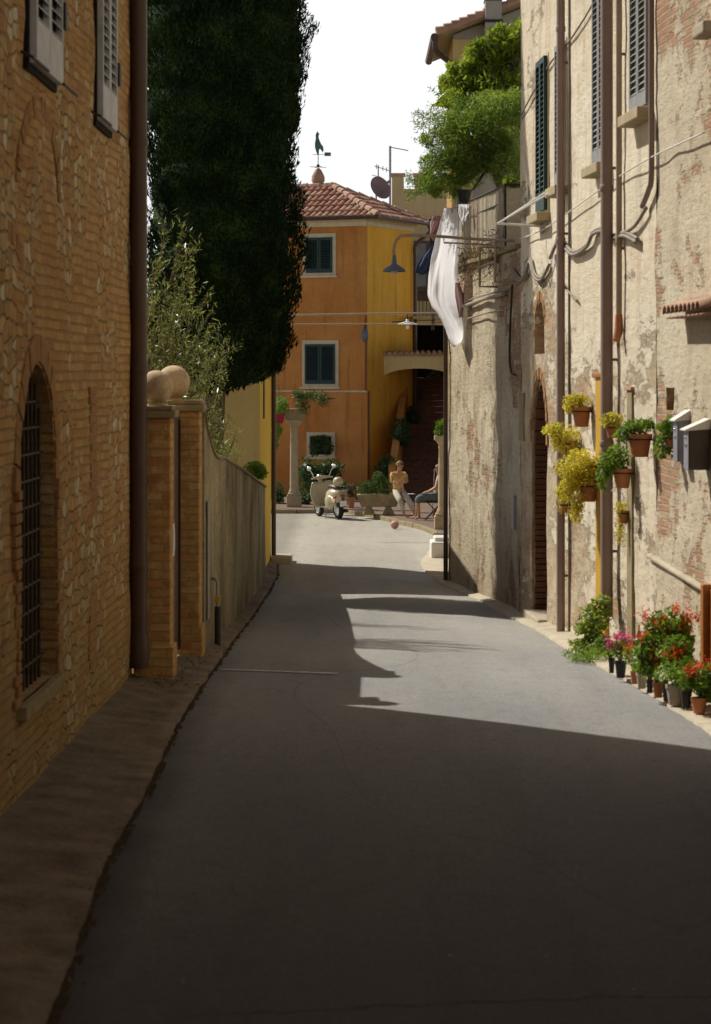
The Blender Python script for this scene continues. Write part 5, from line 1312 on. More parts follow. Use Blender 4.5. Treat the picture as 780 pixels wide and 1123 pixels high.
def bush(name, label, cat, bl, n, size, lm, seed, group=None, fl=None, gap=0.0, aspect=.6, core=True, kindpart='foliage'):
    b0 = bl[0]; t = thing(name, label, cat, (b0[0], b0[1], b0[2] - b0[5]), group)
    leafmesh(kindpart, lm, blobs(bl, n, seed, gap, 3), size, t, aspect, None, seed, None, [(b[0], b[1], b[2], b[3] * .6, b[4] * .6, b[5] * .6) for b in bl] if core else None)
    for k, (fm, m2, rad, fs) in enumerate(fl or []):
        rr2 = np.random.default_rng(seed + k); c = blobs(bl, m2, seed + 3, -.5, 3, .1); leafmesh('flowers', fm, flowers(c, 8, rad, seed), fs, t, .9, None, seed)
    return t
def stem_bush(*a, **k): return bush(*a, **k)
bush('shrub', 'dark leafy shrub beside the staircase parapet', 'shrub', [pxblob(424, 520, 69.2, 14, 22, .35), pxblob(440, 475, 70.5, 12, 18, .35)], 2600, .05, L['shade'], 71)
bush('shrub', 'dark plant in the shade at the top of the stairs', 'shrub', [pxblob(458, 440, 74.5, 10, 16, .4), pxblob(452, 460, 73, 9, 15, .4)], 1600, .05, L['shade'], 72)
bush('shrub', 'dim foliage under the arch right of the stairs', 'shrub', [pxblob(478, 425, 76, 12, 20, .4)], 900, .05, L['shade'], 73)
bush('hedge', 'rounded green hedge under the small lower window', 'hedge', [pxblob(338, 518, 68.6, 16, 18, .5), pxblob(362, 515, 68.6, 17, 13, .5), pxblob(350, 535, 68.4, 24, 22, .5)], 5200, .04, L['shade'], 74)
bush('potted_shrub', 'dark bush at the foot of the left column', 'shrub', [pxblob(303, 543, 67, 10, 15, .4), pxblob(333, 548, 66.6, 12, 10, .4)], 2000, .04, L['shade'], 75)
bush('window_plant', 'dark climber filling the small lower window of the orange house', 'plant', [pxblob(345, 492, 70.7, 8, 9, .12), pxblob(359, 490, 70.7, 8, 10, .12), pxblob(352, 480, 70.75, 12, 4, .1)], 1500, .035, L['shade'], 76, None, [(L['pink'], 6, .02, .014)])

# ================================================================== TERRACE FURNISHINGS
def column(cx, cy, z0, z1, r, label):
    t = thing('stone_column', label, 'column', (cx, cy, z0), 'stone columns on the terrace')
    m_ = MB(); m_.box(cx - r * 1.7, cx + r * 1.7, cy - r * 1.7, cy + r * 1.7, z0, z0 + .3); m_.box(cx - r * 1.5, cx + r * 1.5, cy - r * 1.5, cy + r * 1.5, z0 + .3, z0 + .36); m_.build('base', M['stone'], t, False, .02)
    m_ = MB(); m_.lathe((cx, cy, z0 + .36), [(r * 1.25, 0), (r * 1.3, .04), (r * 1.05, .1), (r, .14), (r * .93, (z1 - z0) * .55), (r * .84, z1 - z0 - .66), (r * .95, z1 - z0 - .64), (r * .95, z1 - z0 - .6)], 20); m_.build('shaft', M['stone'], t, 40)
    m_ = MB(); m_.lathe((cx, cy, z1 - .24), [(r * .84, 0), (r * 1.0, .05), (r * 1.4, .12), (r * 1.55, .14)], 20); m_.box(cx - r * 1.7, cx + r * 1.7, cy - r * 1.7, cy + r * 1.7, z1 - .1, z1); m_.build('capital', M['stone'], t, False, .012)
    return t
cx_, cy_ = PX(322.5, 65), 65.2
column(cx_, cy_, -.52, PZ(460, 65), .115, 'pale stone column carrying a flower trough in front of the orange house')
m_ = MB(); zt_ = PZ(460, 65) + .003
t = thing('flower_trough', 'stone trough on the column with ivy trailing right and red flowers', 'planter', (cx_, cy_, zt_))
m_.box(cx_ - .25, cx_ + .3, cy_ - .2, cy_ + .2, zt_, zt_ + .28); m_.build('trough', M['redcloth'] if False else M['coping'], t, False, .02)
bl = [pxblob(343, 434, 65.2, 20, 7, .25), pxblob(332, 444, 65.1, 9, 14, .2), pxblob(356, 440, 65.2, 8, 7, .2), pxblob(327, 432, 65.2, 8, 5, .2)]
leafmesh('foliage', L['mid'], blobs(bl, 2200, 81, 0, 4), .032, t, .6, None, 81)
leafmesh('flowers', L['red'], flowers([P(318, 441, 65), P(322, 448, 64.9), P(316, 433, 65)], 18, .03, 8), .014, t, .9, None, 8)
m_ = MB(); m_.tube([P(356, 437, 65.2), P(368, 437, 65.2)], .012, 5); m_.build('support_bar', M['iron'], t)
q = P(362, 443, 65.2); m_ = MB(); m_.box(q.x - .13, q.x + .13, q.y - .1, q.y + .1, q.z - .03, q.z + .1); tag(m_.build('window_box', M['terracotta'], None, False, .01), 'small terracotta box beyond the ivy on the column trough', 'window box')
t = bush('geranium_bush', 'hanging basket of red geraniums at the edge of the yellow building', 'hanging basket', [pxblob(306, 445, 64.6, 11, 12, .3), pxblob(303, 470, 64.6, 7, 14, .2), pxblob(301, 487, 64.6, 5, 10, .2)], 2600, .035, L['green'], 82, None, [(L['red'], 9, .03, .018)], 0, .6, False)
q = P(306, 462, 64.6); m_ = MB(); potmesh(m_, (q.x, q.y, q.z - .05), .16, .24); m_.build('basket', M['redcloth'], t, 40)
m_ = MB(); m_.tube([(q.x, q.y, q.z + .1), (q.x, q.y, q.z + .95), (q.x - .5, q.y, q.z + 1.0)], .008, 5); m_.build('hook', M['iron'], t)
m_ = MB(); m_.tube([(q.x - .5, q.y, -.6), (q.x - .5, q.y, q.z + 1.05)], .03, 8); m_.build('post', M['iron'], t)

column(PX(486.5, 55.8), 55.9, -.52, PZ(478, 55.8), .12, 'short stone column at the corner by the terrace kerb, topped by a plant')
bush('potted_plant', 'small green plant on top of the corner column', 'potted plant', [pxblob(485, 468, 55.8, 7, 9, .18), pxblob(482, 474, 55.8, 6, 5, .15)], 900, .035, L['green'], 83, core=False)
m_ = MB(); q = gp(482, 610); m_.box(q.x - .17, q.x + .24, q.y - .3, q.y + .7, -.8, -.28); m_.box(q.x - .1, q.x + .24, q.y - .1, q.y + .68, -.279, -.2)
tag(m_.build('stone_block', M['white'], None, False, .03), 'white stone step block in the sun at the road corner', 'stone block')

# stone trough planter with feet
TX0, TX1, TY = PX(391, 61.6), PX(440, 61.6), 61.6
t = thing('stone_planter', 'long mossy stone trough planter on splayed feet', 'planter', ((TX0 + TX1) / 2, TY, -.52))
z0 = -.52; zt_ = PZ(542, TY); m_ = MB()
m_.hexa([(TX0 + .12, TY - .18, z0 + .2), (TX1 - .12, TY - .18, z0 + .2), (TX1 - .12, TY + .18, z0 + .2), (TX0 + .12, TY + .18, z0 + .2), (TX0, TY - .26, zt_), (TX1, TY - .26, zt_), (TX1, TY + .26, zt_), (TX0, TY + .26, zt_)])
m_.build('trough', M['coping'], t, False, .025)
for a in (.28, .72):
    xc = TX0 + (TX1 - TX0) * a; m_ = MB()
    m_.hexa([(xc - .16, TY - .2, z0), (xc + .16, TY - .2, z0), (xc + .16, TY + .2, z0), (xc - .16, TY + .2, z0), (xc - .06, TY - .16, z0 + .198), (xc + .06, TY - .16, z0 + .198), (xc + .06, TY + .16, z0 + .198), (xc - .06, TY + .16, z0 + .198)]); m_.build('foot', M['coping'], t, False, .02)
bl = [pxblob(402, 535, 61.6, 11, 9, .2), pxblob(420, 534, 61.6, 12, 11, .2), pxblob(414, 524, 61.7, 7, 8, .15)]
leafmesh('foliage', L['mid'], blobs(bl, 2000, 84, 0, 4), .035, t, .5, None, 84)
def smallpot(px, pyb, wpx, hpx, label, fol, lm, fl, seed, Y=None):
    Y = Y or 64.6; s = Y / F; z = -.518
    plant('flower_pot', label, 'flower pot', (PX(px, Y), Y, z), wpx * s / 2, hpx * s, M['terracotta'], fol, 420, .032, lm, fl, None, seed)
smallpot(385, 560, 9, 12, 'terracotta pot with pink blooms between scooter and stone planter', [(0, 0, .15, .17, .15, .2)], L['shade'], [(L['pink'], [(-.05, -.1, .2), (.08, -.1, .12), (0, -.1, .32)], 12, .03, .02)], 91)
smallpot(376, 558, 11, 14, 'terracotta pot of dark leaves partly behind the scooter', [(0, 0, .15, .22, .2, .2)], L['shade'], None, 92, 65.3)

# ball in the road
q = gp(433, 578); m_ = MB(); m_.ball((q.x, q.y, gz(q.y) + .10), (.1, .1, .095), 20, 14)
tag(m_.build('ball', M['ballm'], None, True), 'small scuffed pink and brown ball lying in the road', 'ball')

# ================================================================== STREET LAMP AND WIRES
Yl = 36.0; LP = thing('street_lamp', 'blue grey enamel street lamp on a long arm from the wall', 'street lamp', RW.P(RW.u(562), PZ(264, Yl), 0))
wl_ = RW.P(RW.u(562), PZ(265, Yl), 0)
m_ = MB(); a = P(432, 281, Yl); arm = [a, P(432.5, 270, Yl), P(436, 262, Yl), P(444, 258, Yl), P(480, 259, Yl), P(520, 262, Yl), wl_]
m_.tube(smooth_path(arm, 5), .022, 8); m_.build('arm', M['pipe_beige'], LP, True)
m_ = MB(); m_.tube([P(487, 258, Yl), P(487, 266, Yl), P(520, 267.5, Yl), P(545, 269, Yl), RW.P(RW.u(564), PZ(275, Yl), 0)], .014, 6); m_.build('brace', M['pipe_beige'], LP)
m_ = MB(); s = Yl / F
m_.lathe(P(432.5, 298, Yl), [(12.5 * s, 0), (12.5 * s, 1.2 * s), (11 * s, 3.5 * s), (6 * s, 6.5 * s), (3 * s, 8.5 * s), (2.6 * s, 13 * s), (1.8 * s, 18 * s), (1.2 * s, 19 * s)], 24, 0, None, False)
sh = m_.build('shade', M['lampblue'], LP, 40); md = sh.modifiers.new('thick', 'SOLIDIFY'); md.thickness = .008
m_ = MB(); m_.ball(P(432.5, 297.5, Yl), (4 * s, 4 * s, 4 * s), 12, 8); m_.build('bulb', M['white'], LP, True)
# catenary lamp
Y1 = 56.0
wires = [((299, 347), (500, 343), 1.0, .03, 'upper pipe like span wire crossing the street in front of the house'), ((299, 355.5), (500, 356), 1.0, .022, 'lower span wire carrying the white disc lamp')]
for (a, b, sg, rad, lb) in wires:
    m_ = MB(); A = P(a[0] - 60, a[1] + 1, Y1); B = P(b[0] + 14, b[1], Y1); m_.tube(sag(A, B, -.02), rad * .8, 6)
    tag(m_.build('span_wire', M['pipe_beige'], None, True), lb, 'wire', 'wires crossing the street')
t = thing('pendant_lamp', 'flat white disc street lamp hanging from the span wires', 'street lamp', P(447, 355, Y1)); s = Y1 / F
m_ = MB(); m_.lathe(P(447, 356, Y1), [(11 * s, 0), (11.2 * s, .6 * s), (6 * s, 2.5 * s), (2 * s, 3.5 * s), (1.6 * s, 6 * s)], 24, 0, None, False); sh = m_.build('shade', M['white'], t, 40); md = sh.modifiers.new('thick', 'SOLIDIFY'); md.thickness = .01
m_ = MB(); m_.lathe(P(447, 361, Y1), [(.5 * s, 0), (1.8 * s, 1 * s), (2 * s, 5 * s)], 12); m_.build('bulb', M['white'], t, True)
m_ = MB(); m_.tube([P(447, 345, Y1), P(447, 354, Y1)], .014, 6); m_.build('hanger', M['iron'], t)
m_ = MB()
for x in (474, 476, 490): m_.tube([P(x, 343, Y1), P(x, 362, Y1)], .015, 6); m_.ball(P(x, 351, Y1), .03, 8, 6)
tag(m_.build('insulator_rack', M['iron']), 'iron hangers and insulators clipped to the span wires by the sheet', 'insulators')
m_ = MB(); m_.tube([P(430, 353, Y1), P(474, 351, Y1)], .012, 5)
tag(m_.build('lamp_cable', M['blackcable']), 'thin black feed cable of the disc lamp', 'cable')

# ================================================================== LAUNDRY
Yh = 40.4
m_ = MB(); A = RW.P(RW.u(516), 5.78, -.05); m_.tube(sag(P(516, 228, 39.6), P(466, 243, 45.5), .04), .008, 5)
tag(m_.build('washing_line', M['cable'], None, True), 'washing line running out from the terrace fence', 'washing line')
def cloth(name, label, cat, rows, Y, mat, folds=7, amp=.05, skew=0, group='washing hung out from the terrace', seed=0, nu=44):
    ys = [r[0] for r in rows]; mb = MB(); nv = 50; y0, y1 = ys[0], ys[-1]
    def ip(y, k):
        for a, b in zip(rows, rows[1:]):
            if y <= b[0]:
                t_ = (y - a[0]) / (b[0] - a[0]); t_ = t_ * t_ * (3 - 2 * t_) * .5 + t_ * .5; return a[k] + (b[k] - a[k]) * t_
        return rows[-1][k]
    for j in range(nv + 1):
        y = y0 + (y1 - y0) * j / nv; xl, xr_ = ip(y, 1), ip(y, 2)
        for i in range(nu + 1):
            u = i / nu; v = j / nv; a = amp * (.35 + .65 * math.sin(PI * min(1, v * 1.1)))
            d = a * math.sin(u * folds * 2 * PI / 2 + 1.5 * math.sin(v * 3 + seed) + seed) + a * .6 * mnoise.noise(Vector((u * 4, v * 3, seed))) + .028 * mnoise.noise(Vector((u * 9 + v * 2.2, v * 2.6, seed))) + .012 * mnoise.noise(Vector((u * 20, v * 7, seed)))
            sx = .012 * math.sin(u * folds * PI + v * 4 + 1 + seed)
            yy = y + (3.0 * math.sin(u * 3 + seed)) * v * .8
            q = P(xl + (xr_ - xl) * u, yy, Y + skew * u); mb.v.append((q.x + sx, q.y + d, q.z))
    for j in range(nv):
        for i in range(nu): mb.f.append((j * (nu + 1) + i, j * (nu + 1) + i + 1, (j + 1) * (nu + 1) + i + 1, (j + 1) * (nu + 1) + i)); mb.m.append(0)
    o = mb.build(name, mat, None, True); md = o.modifiers.new('thick', 'SOLIDIFY'); md.thickness = .004
    return tag(o, label, cat, group)
cloth('bed_sheet', 'long white bed sheet bellying out over the street', 'sheet', [(228, 487, 503), (245, 482, 504), (265, 477, 504.5), (285, 473, 504), (305, 470.5, 503.5), (322, 470, 504), (334, 474, 504.5), (343, 481, 506), (352, 486, 511), (362, 490, 517), (369, 492, 514), (378, 497, 504)], Yh, M['sheet'], 2.3, .12, .45, seed=1)
cloth('pillow_case', 'white pillow case pegged next to the sheet by the fence rail', 'laundry', [(224, 503, 517), (233, 504, 515), (245, 507, 510)], Yh - .5, M['sheet'], 2, .03, 0, seed=2)
cloth('pink_towel', 'pale pink towel showing low behind the white sheet', 'laundry', [(310, 500, 505), (325, 500, 510), (335, 501, 512), (350, 503, 508)], Yh + .35, M['pinkcloth'], 2, .04, 0, seed=3)
cloth('blouse', 'pink and white blouse behind the top of the sheet', 'laundry', [(236, 476, 486), (246, 472, 484), (258, 471, 480), (266, 474, 479)], 42.5, M['pinkcloth'], 3, .04, 0, seed=4)
cloth('dark_shirt', 'narrow plum coloured garment farthest along the line', 'laundry', [(240, 471, 474), (262, 471, 475), (300, 472, 475.5), (318, 472, 474)], 43.3, M['mauve'], 2, .03, 0, seed=5)
cloth('jeans', 'blue jeans with one leg blown out sideways', 'laundry', [(262, 474, 480), (272, 469, 479), (284, 462, 478), (292, 458, 476), (299, 456, 467)], 42.9, M['jeans'], 3, .05, 0, seed=6)

for (x, y, Yp) in ((489, 231, 40.5), (496, 230, 40.6), (502, 229, 40.7), (506, 226, 39.95), (515, 225.5, 39.9), (478, 238, 42.4), (484, 237.5, 42.4)):
    q = P(x, y, Yp); m_ = MB(); m_.box(q.x - .008, q.x + .008, q.y - .012, q.y + .012, q.z - .05, q.z + .035)
    tag(m_.build('clothes_peg', M['wood_orange'], None, False, .003), 'small wooden peg gripping the washing at the top', 'clothes peg', 'clothes pegs on the washing line')

# ================================================================== SCOOTER
SCx, SCy, SCz = PX(372, 61.4), 61.4, gz(61.4)
SR = thing('motor_scooter', 'cream motor scooter parked with its tail toward the street', 'motor scooter', (SCx, SCy, SCz))
hd = math.atan2(.94, -.40) - PI / 2 + .0   # heading from rear to front
def sc(p): # local: y forward, x right, z up
    v = Matrix.Rotation(hd, 4, 'Z') @ Matrix.Rotation(math.radians(-5), 4, 'Y') @ Vector(p); return Vector((SCx, SCy, SCz + .004)) + v
def scm(mb): mb.v = [tuple(sc(p)) for p in mb.v]; return mb
Mx = Matrix.Rotation(PI / 2, 4, 'Y')
for nm, yy in (('wheel', 0), ('wheel', 1.28)):
    m_ = MB(); m_.lathe((0, yy, .235), [(.15, -.05), (.21, -.055), (.235, -.03), (.24, 0), (.235, .03), (.21, .055), (.15, .05)], 24, 0, Mx, False); w_ = scm(m_).build(nm, M['rubber'], SR, 40)
    m_ = MB(); m_.lathe((0, yy, .235), [(.02, -.045), (.14, -.035), (.155, -.05), (.155, .05), (.14, .035), (.02, .045)], 20, 0, Mx); scm(m_).build('rim', M['chrome'], w_, 40)
def loft(mb, secs, seg=16):   # secs: (y, cx, cz, rx, rz, squareness)
    for (y, cx, cz, rx, rz, e) in secs:
        for k in range(seg):
            a = 2 * PI * k / seg; c_, s_ = math.cos(a), math.sin(a)
            mb.v.append((cx + rx * math.copysign(abs(c_) ** e, c_), y, cz + rz * math.copysign(abs(s_) ** e, s_)))
    n = len(secs); b = len(mb.v) - n * seg
    for j in range(n - 1):
        for k in range(seg): mb.f.append((b + j * seg + k, b + j * seg + (k + 1) % seg, b + (j + 1) * seg + (k + 1) % seg, b + (j + 1) * seg + k)); mb.m.append(0)
    mb.f.append(tuple(b + k for k in range(seg))); mb.m.append(0); mb.f.append(tuple(b + (n - 1) * seg + k for k in range(seg))[::-1]); mb.m.append(0)
m_ = MB(); loft(m_, [(-.36, 0, .52, .04, .05, .9), (-.32, 0, .55, .13, .12, .8), (-.2, 0, .58, .2, .17, .75), (0, 0, .58, .235, .2, .75), (.22, 0, .55, .225, .2, .75), (.38, 0, .5, .16, .18, .75), (.48, 0, .45, .1, .14, .8)])
scm(m_).build('body', M['ivory'], SR, True)
for s_ in (-1, 1):
    m_ = MB(); loft(m_, [(-.24, s_ * .15, .47, .03, .05, .9), (-.12, s_ * .19, .46, .07, .14, .8), (.05, s_ * .2, .45, .085, .18, .8), (.22, s_ * .19, .43, .07, .15, .8), (.36, s_ * .15, .4, .03, .06, .9)]); scm(m_).build('side_cowl', M['ivory'], SR, True)
m_ = MB(); loft(m_, [(-.22, 0, .79, .08, .025, .8), (-.1, 0, .81, .13, .045, .8), (.15, 0, .82, .14, .055, .8), (.34, 0, .8, .1, .04, .8), (.42, 0, .78, .05, .02, .9)]); scm(m_).build('seat', M['pipe_brown'], SR, True)
m_ = MB(); m_.ball((0, -.12, .93), (.13, .15, .13), 18, 12); m_.box(-.03, .03, -.28, -.2, .82, .86); scm(m_).build('helmet', M['ivory'], SR, True)
m_ = MB(); m_.box(-.15, .15, .42, .95, .26, .31); scm(m_).build('footboard', M['ivory'], SR, False, .02)
m_ = MB(); n = 10; vs = []
for j in range(n + 1):
    t_ = j / n; z = .28 + .62 * t_; wd = .17 + .17 * math.sin(PI * (.15 + .7 * t_)); yy = .95 + .10 * t_ - .02 + .0
    for i in range(9):
        u = i / 8 * 2 - 1; vs.append((u * wd, yy - .10 * u * u - .0, z))
m_.add(vs, [(j * 9 + i, j * 9 + i + 1, (j + 1) * 9 + i + 1, (j + 1) * 9 + i) for j in range(n) for i in range(8)])
ls = scm(m_).build('leg_shield', M['ivory'], SR, True); md = ls.modifiers.new('thick', 'SOLIDIFY'); md.thickness = .03
m_ = MB(); loft(m_, [(1.06, 0, .36, .03, .03, 1), (1.12, 0, .42, .07, .07, .9), (1.25, 0, .44, .085, .09, .9), (1.4, 0, .40, .075, .07, .9), (1.5, 0, .32, .03, .04, 1)]); scm(m_).build('front_mudguard', M['ivory'], SR, True)
m_ = MB(); m_.tube([(0, 1.28, .24), (0, 1.12, .6), (0, 1.02, .95)], [.03, .045, .05], 10); scm(m_).build('fork', M['ivory'], SR, True)
hb = MB(); hb.tube([(-.33, .9, .98), (-.2, .96, 1.0), (0, 1.0, 1.0), (.2, .96, 1.0), (.33, .9, .98)], [.02, .025, .05, .025, .02], 10); hbo = scm(hb).build('handlebar', M['ivory'], SR, True)
m_ = MB(); m_.tube([(-.4, .86, .975), (-.3, .915, .985)], .022, 8); m_.tube([(.4, .86, .975), (.3, .915, .985)], .022, 8); scm(m_).build('grips', M['rubber'], hbo)
m_ = MB(); m_.ball((0, 1.08, 1.0), (.085, .08, .085), 16, 10); scm(m_).build('headlight', M['chrome'], SR, True)
for s_ in (-1, 1):
    m_ = MB(); m_.tube([(s_ * .2, .95, 1.0), (s_ * .27, .92, 1.16), (s_ * .33, .9, 1.24)], .009, 6); m_.lathe((s_ * .34, .9, 1.26), [(.012, .02), (.055, .015), (.06, 0), (.055, -.006)], 16, 0, Matrix.Rotation(math.radians(90), 4, 'X')); scm(m_).build('mirror', M['chrome'], SR, 40)
m_ = MB(); m_.box(-.05, .05, -.375, -.34, .55, .62); scm(m_).build('tail_light', M['redlens'], SR, True)
for s_ in (-1, 1):
    m_ = MB(); m_.ball((s_ * .17, -.27, .57), (.04, .035, .035), 12, 8); scm(m_).build('turn_signal', M['redlens'], SR, True)
m_ = MB(); m_.box(-.09, .09, -.37, -.355, .33, .47, tilt=Matrix.Identity(4)); scm(m_).build('number_plate', M['white'], SR, False, .004)
m_ = MB(); m_.box(-.08, .08, -.34, -.1, .3, .46); m_.tube([(.13, -.25, .2), (.13, .1, .2)], .04, 10); scm(m_).build('exhaust', M['iron'], SR, 40)
m_ = MB(); m_.tube([(-.1, .5, .25), (-.2, .42, .0)], .012, 6); m_.tube([(.1, .5, .25), (.18, .42, .0)], .012, 6); scm(m_).build('stand', M['steel'], SR)
m_ = MB(); m_.tube([(-.12, -.3, .72), (-.12, -.42, .74), (.12, -.42, .74), (.12, -.3, .72)], .01, 6); m_.box(-.12, .12, -.42, -.26, .715, .725); scm(m_).build('rear_rack', M['chrome'], SR)

# ================================================================== PEOPLE
def skinned(name, verts, edges, radii, mat, parent, root=0, sub=2):
    me = bpy.data.meshes.new(name); me.from_pydata([tuple(v) for v in verts], edges, []); me.materials.append(mat)
    o = bpy.data.objects.new(name, me); link(o, parent)
    s_ = o.modifiers.new('Skin', 'SKIN'); s_.use_smooth_shade = True
    for i, d in enumerate(me.skin_vertices[0].data):
        r_ = radii[i]; d.radius = r_ if isinstance(r_, tuple) else (r_, r_); d.use_root = (i == root)
    b = o.modifiers.new('Sub', 'SUBSURF'); b.levels = b.render_levels = sub
    return o
def person(label, base, jt, sleeves, legs_to, mats, skirt=False):
    """jt: joint offsets from base. One continuous body, clothes as children following it."""
    B = Vector(base); J = {k: B + Vector(v) for k, v in jt.items()}
    body_v = []; idx = {}
    def av(k): idx[k] = len(body_v); body_v.append(J[k]); return idx[k]
    for k in ('pelvis', 'waist', 'chest', 'neck', 'skull', 'crownp', 'shL', 'elL', 'wrL', 'haL', 'shR', 'elR', 'wrR', 'haR', 'hipL', 'knL', 'anL', 'toL', 'hipR', 'knR', 'anR', 'toR'): av(k)
    R = dict(pelvis=(.12, .1), waist=(.105, .09), chest=(.12, .09), neck=.045, skull=(.072, .082), crownp=(.055, .065), shL=.05, elL=.038, wrL=.026, haL=(.032, .018), shR=.05, elR=.038, wrR=.026, haR=(.032, .018),
             hipL=.085, knL=.058, anL=.038, toL=(.035, .022), hipR=.085, knR=.058, anR=.038, toR=(.035, .022))
    E_ = [('pelvis', 'waist'), ('waist', 'chest'), ('chest', 'neck'), ('neck', 'skull'), ('skull', 'crownp'), ('chest', 'shL'), ('shL', 'elL'), ('elL', 'wrL'), ('wrL', 'haL'), ('chest', 'shR'), ('shR', 'elR'), ('elR', 'wrR'), ('wrR', 'haR'),
          ('pelvis', 'hipL'), ('hipL', 'knL'), ('knL', 'anL'), ('anL', 'toL'), ('pelvis', 'hipR'), ('hipR', 'knR'), ('knR', 'anR'), ('anR', 'toR')]
    keys = list(idx); rad = [R[k] for k in keys]; ed = [(idx[a], idx[b]) for a, b in E_]
    # fingers and thumb
    for s_ in 'LR':
        h = J['ha' + s_]; d = (h - J['wr' + s_]).normalized(); w = d.cross(Vector((0, 0, 1))).normalized(); dn = w.cross(d)
        for f, (off, ln) in enumerate(((-.028, .06), (-.01, .072), (.01, .068), (.027, .055))):
            a = len(body_v); body_v.append(h + w * off + d * .03); body_v.append(h + w * off + d * (.03 + ln * .5) + dn * -.006); body_v.append(h + w * off + d * (.03 + ln * .85) + dn * -.025)
            rad += [.009, .008, .007]; ed += [(idx['ha' + s_], a), (a, a + 1), (a + 1, a + 2)]
        a = len(body_v); body_v.append(h + w * -.04 - d * .01); body_v.append(h + w * -.06 + d * .02 - dn * .01); rad += [.01, .008]; ed += [(idx['ha' + s_], a), (a, a + 1)]
    t = thing('person', label, 'person', base)
    body = skinned('body', body_v, ed, rad, M['skin'], t)
    # shirt
    ks = ['waist0', 'waist', 'chest', 'neck0', 'shL', 'slL', 'shR', 'slR']
    V = {'waist0': J['pelvis'].lerp(J['waist'], .1), 'waist': J['waist'], 'chest': J['chest'], 'neck0': J['chest'].lerp(J['neck'], .62), 'shL': J['shL'], 'slL': J['shL'].lerp(J['elL'], sleeves), 'shR': J['shR'], 'slR': J['shR'].lerp(J['elR'], sleeves)}
    skinned('top', [V[k] for k in ks], [(0, 1), (1, 2), (2, 3), (2, 4), (4, 5), (2, 6), (6, 7)], [(.14, .12), (.125, .11), (.14, .11), .055, .064, .056, .064, .056], mats[0], t, 1)
    V = [J['pelvis'].lerp(J['waist'], .35), J['pelvis'], J['hipL'], J['knL'], J['knL'].lerp(J['anL'], legs_to), J['hipR'], J['knR'], J['knR'].lerp(J['anR'], legs_to)]
    k_ = 1.25 if skirt else 1.0
    skinned('skirt' if skirt else 'trousers', V, [(0, 1), (1, 2), (2, 3), (3, 4), (1, 5), (5, 6), (6, 7)], [(.135, .115), (.145, .125), .102 * k_, .074 * k_, .06 * k_, .102 * k_, .074 * k_, .06 * k_], mats[1], t, 1)
    # face and hair
    f = (J['face'] - J['skull']).normalized(); side = f.cross(Vector((0, 0, 1))).normalized(); c = J['skull'].lerp(J['crownp'], .4)
    m_ = MB()
    m_.ball(c + f * .088 - Vector((0, 0, .012)), (.014, .014, .024), 8, 6)
    for s_ in (-1, 1): m_.ball(c + side * s_ * .078 - Vector((0, 0, .005)), (.016, .016, .03), 8, 6)
    m_.build('nose_and_ears', M['skin'], t, True)
    m_ = MB()
    for s_ in (-1, 1): m_.ball(c + f * .079 + side * s_ * .032 + Vector((0, 0, .012)), .009, 8, 6)
    m_.build('eyes', M['iron'], t, True)
    m_ = MB(); m_.ball(c + f * .078 - Vector((0, 0, .045)), (.02, .02, .006), 8, 6); m_.build('mouth', M['redlens'], t, True)
    m_ = MB(); hc = J['crownp'].lerp(J['skull'], .35) - f * .018 + Vector((0, 0, .012)); m_.ball(hc, (.09, .09, .085), 20, 14)
    m_.v = [tuple(Vector(v) + mnoise.noise_vector(Vector(v) * 22) * .012) for v in m_.v]
    m_.f = [fc for fc in m_.f if not all((Vector(m_.v[i]) - c).dot(f) > .045 and m_.v[i][2] < c.z + .06 for i in fc)]; m_.m = [0] * len(m_.f)
    m_.build('hair', mats[2], t, True)
    return t, J
bx_, by_ = PX(437, 60.5), 60.5
t, J = person('person in a mustard top and pale cropped trousers leaning on the stone planter, arms folded', (bx_, by_, -.52), dict(
    pelvis=(0.0, .12, .62), waist=(-.0, .1, .80), chest=(.0, .08, 1.0), neck=(.03, .05, 1.16), skull=(.05, .02, 1.25), crownp=(.05, .02, 1.31), face=(.16, -.12, 1.24),
    shL=(-.15, .02, 1.06), elL=(-.17, -.12, .86), wrL=(.0, -.22, .82), haL=(.06, -.23, .84), shR=(.16, .06, 1.06), elR=(.22, -.1, .87), wrR=(.08, -.2, .86), haR=(.02, -.22, .88),
    hipL=(-.06, .06, .6), knL=(.04, -.3, .42), anL=(.14, -.32, .07), toL=(.26, -.42, .03), hipR=(.09, .08, .6), knR=(.24, -.22, .44), anR=(.42, -.28, .07), toR=(.54, -.36, .03)), .55, .75, (M['shirt'], M['trousers'], M['hair']))
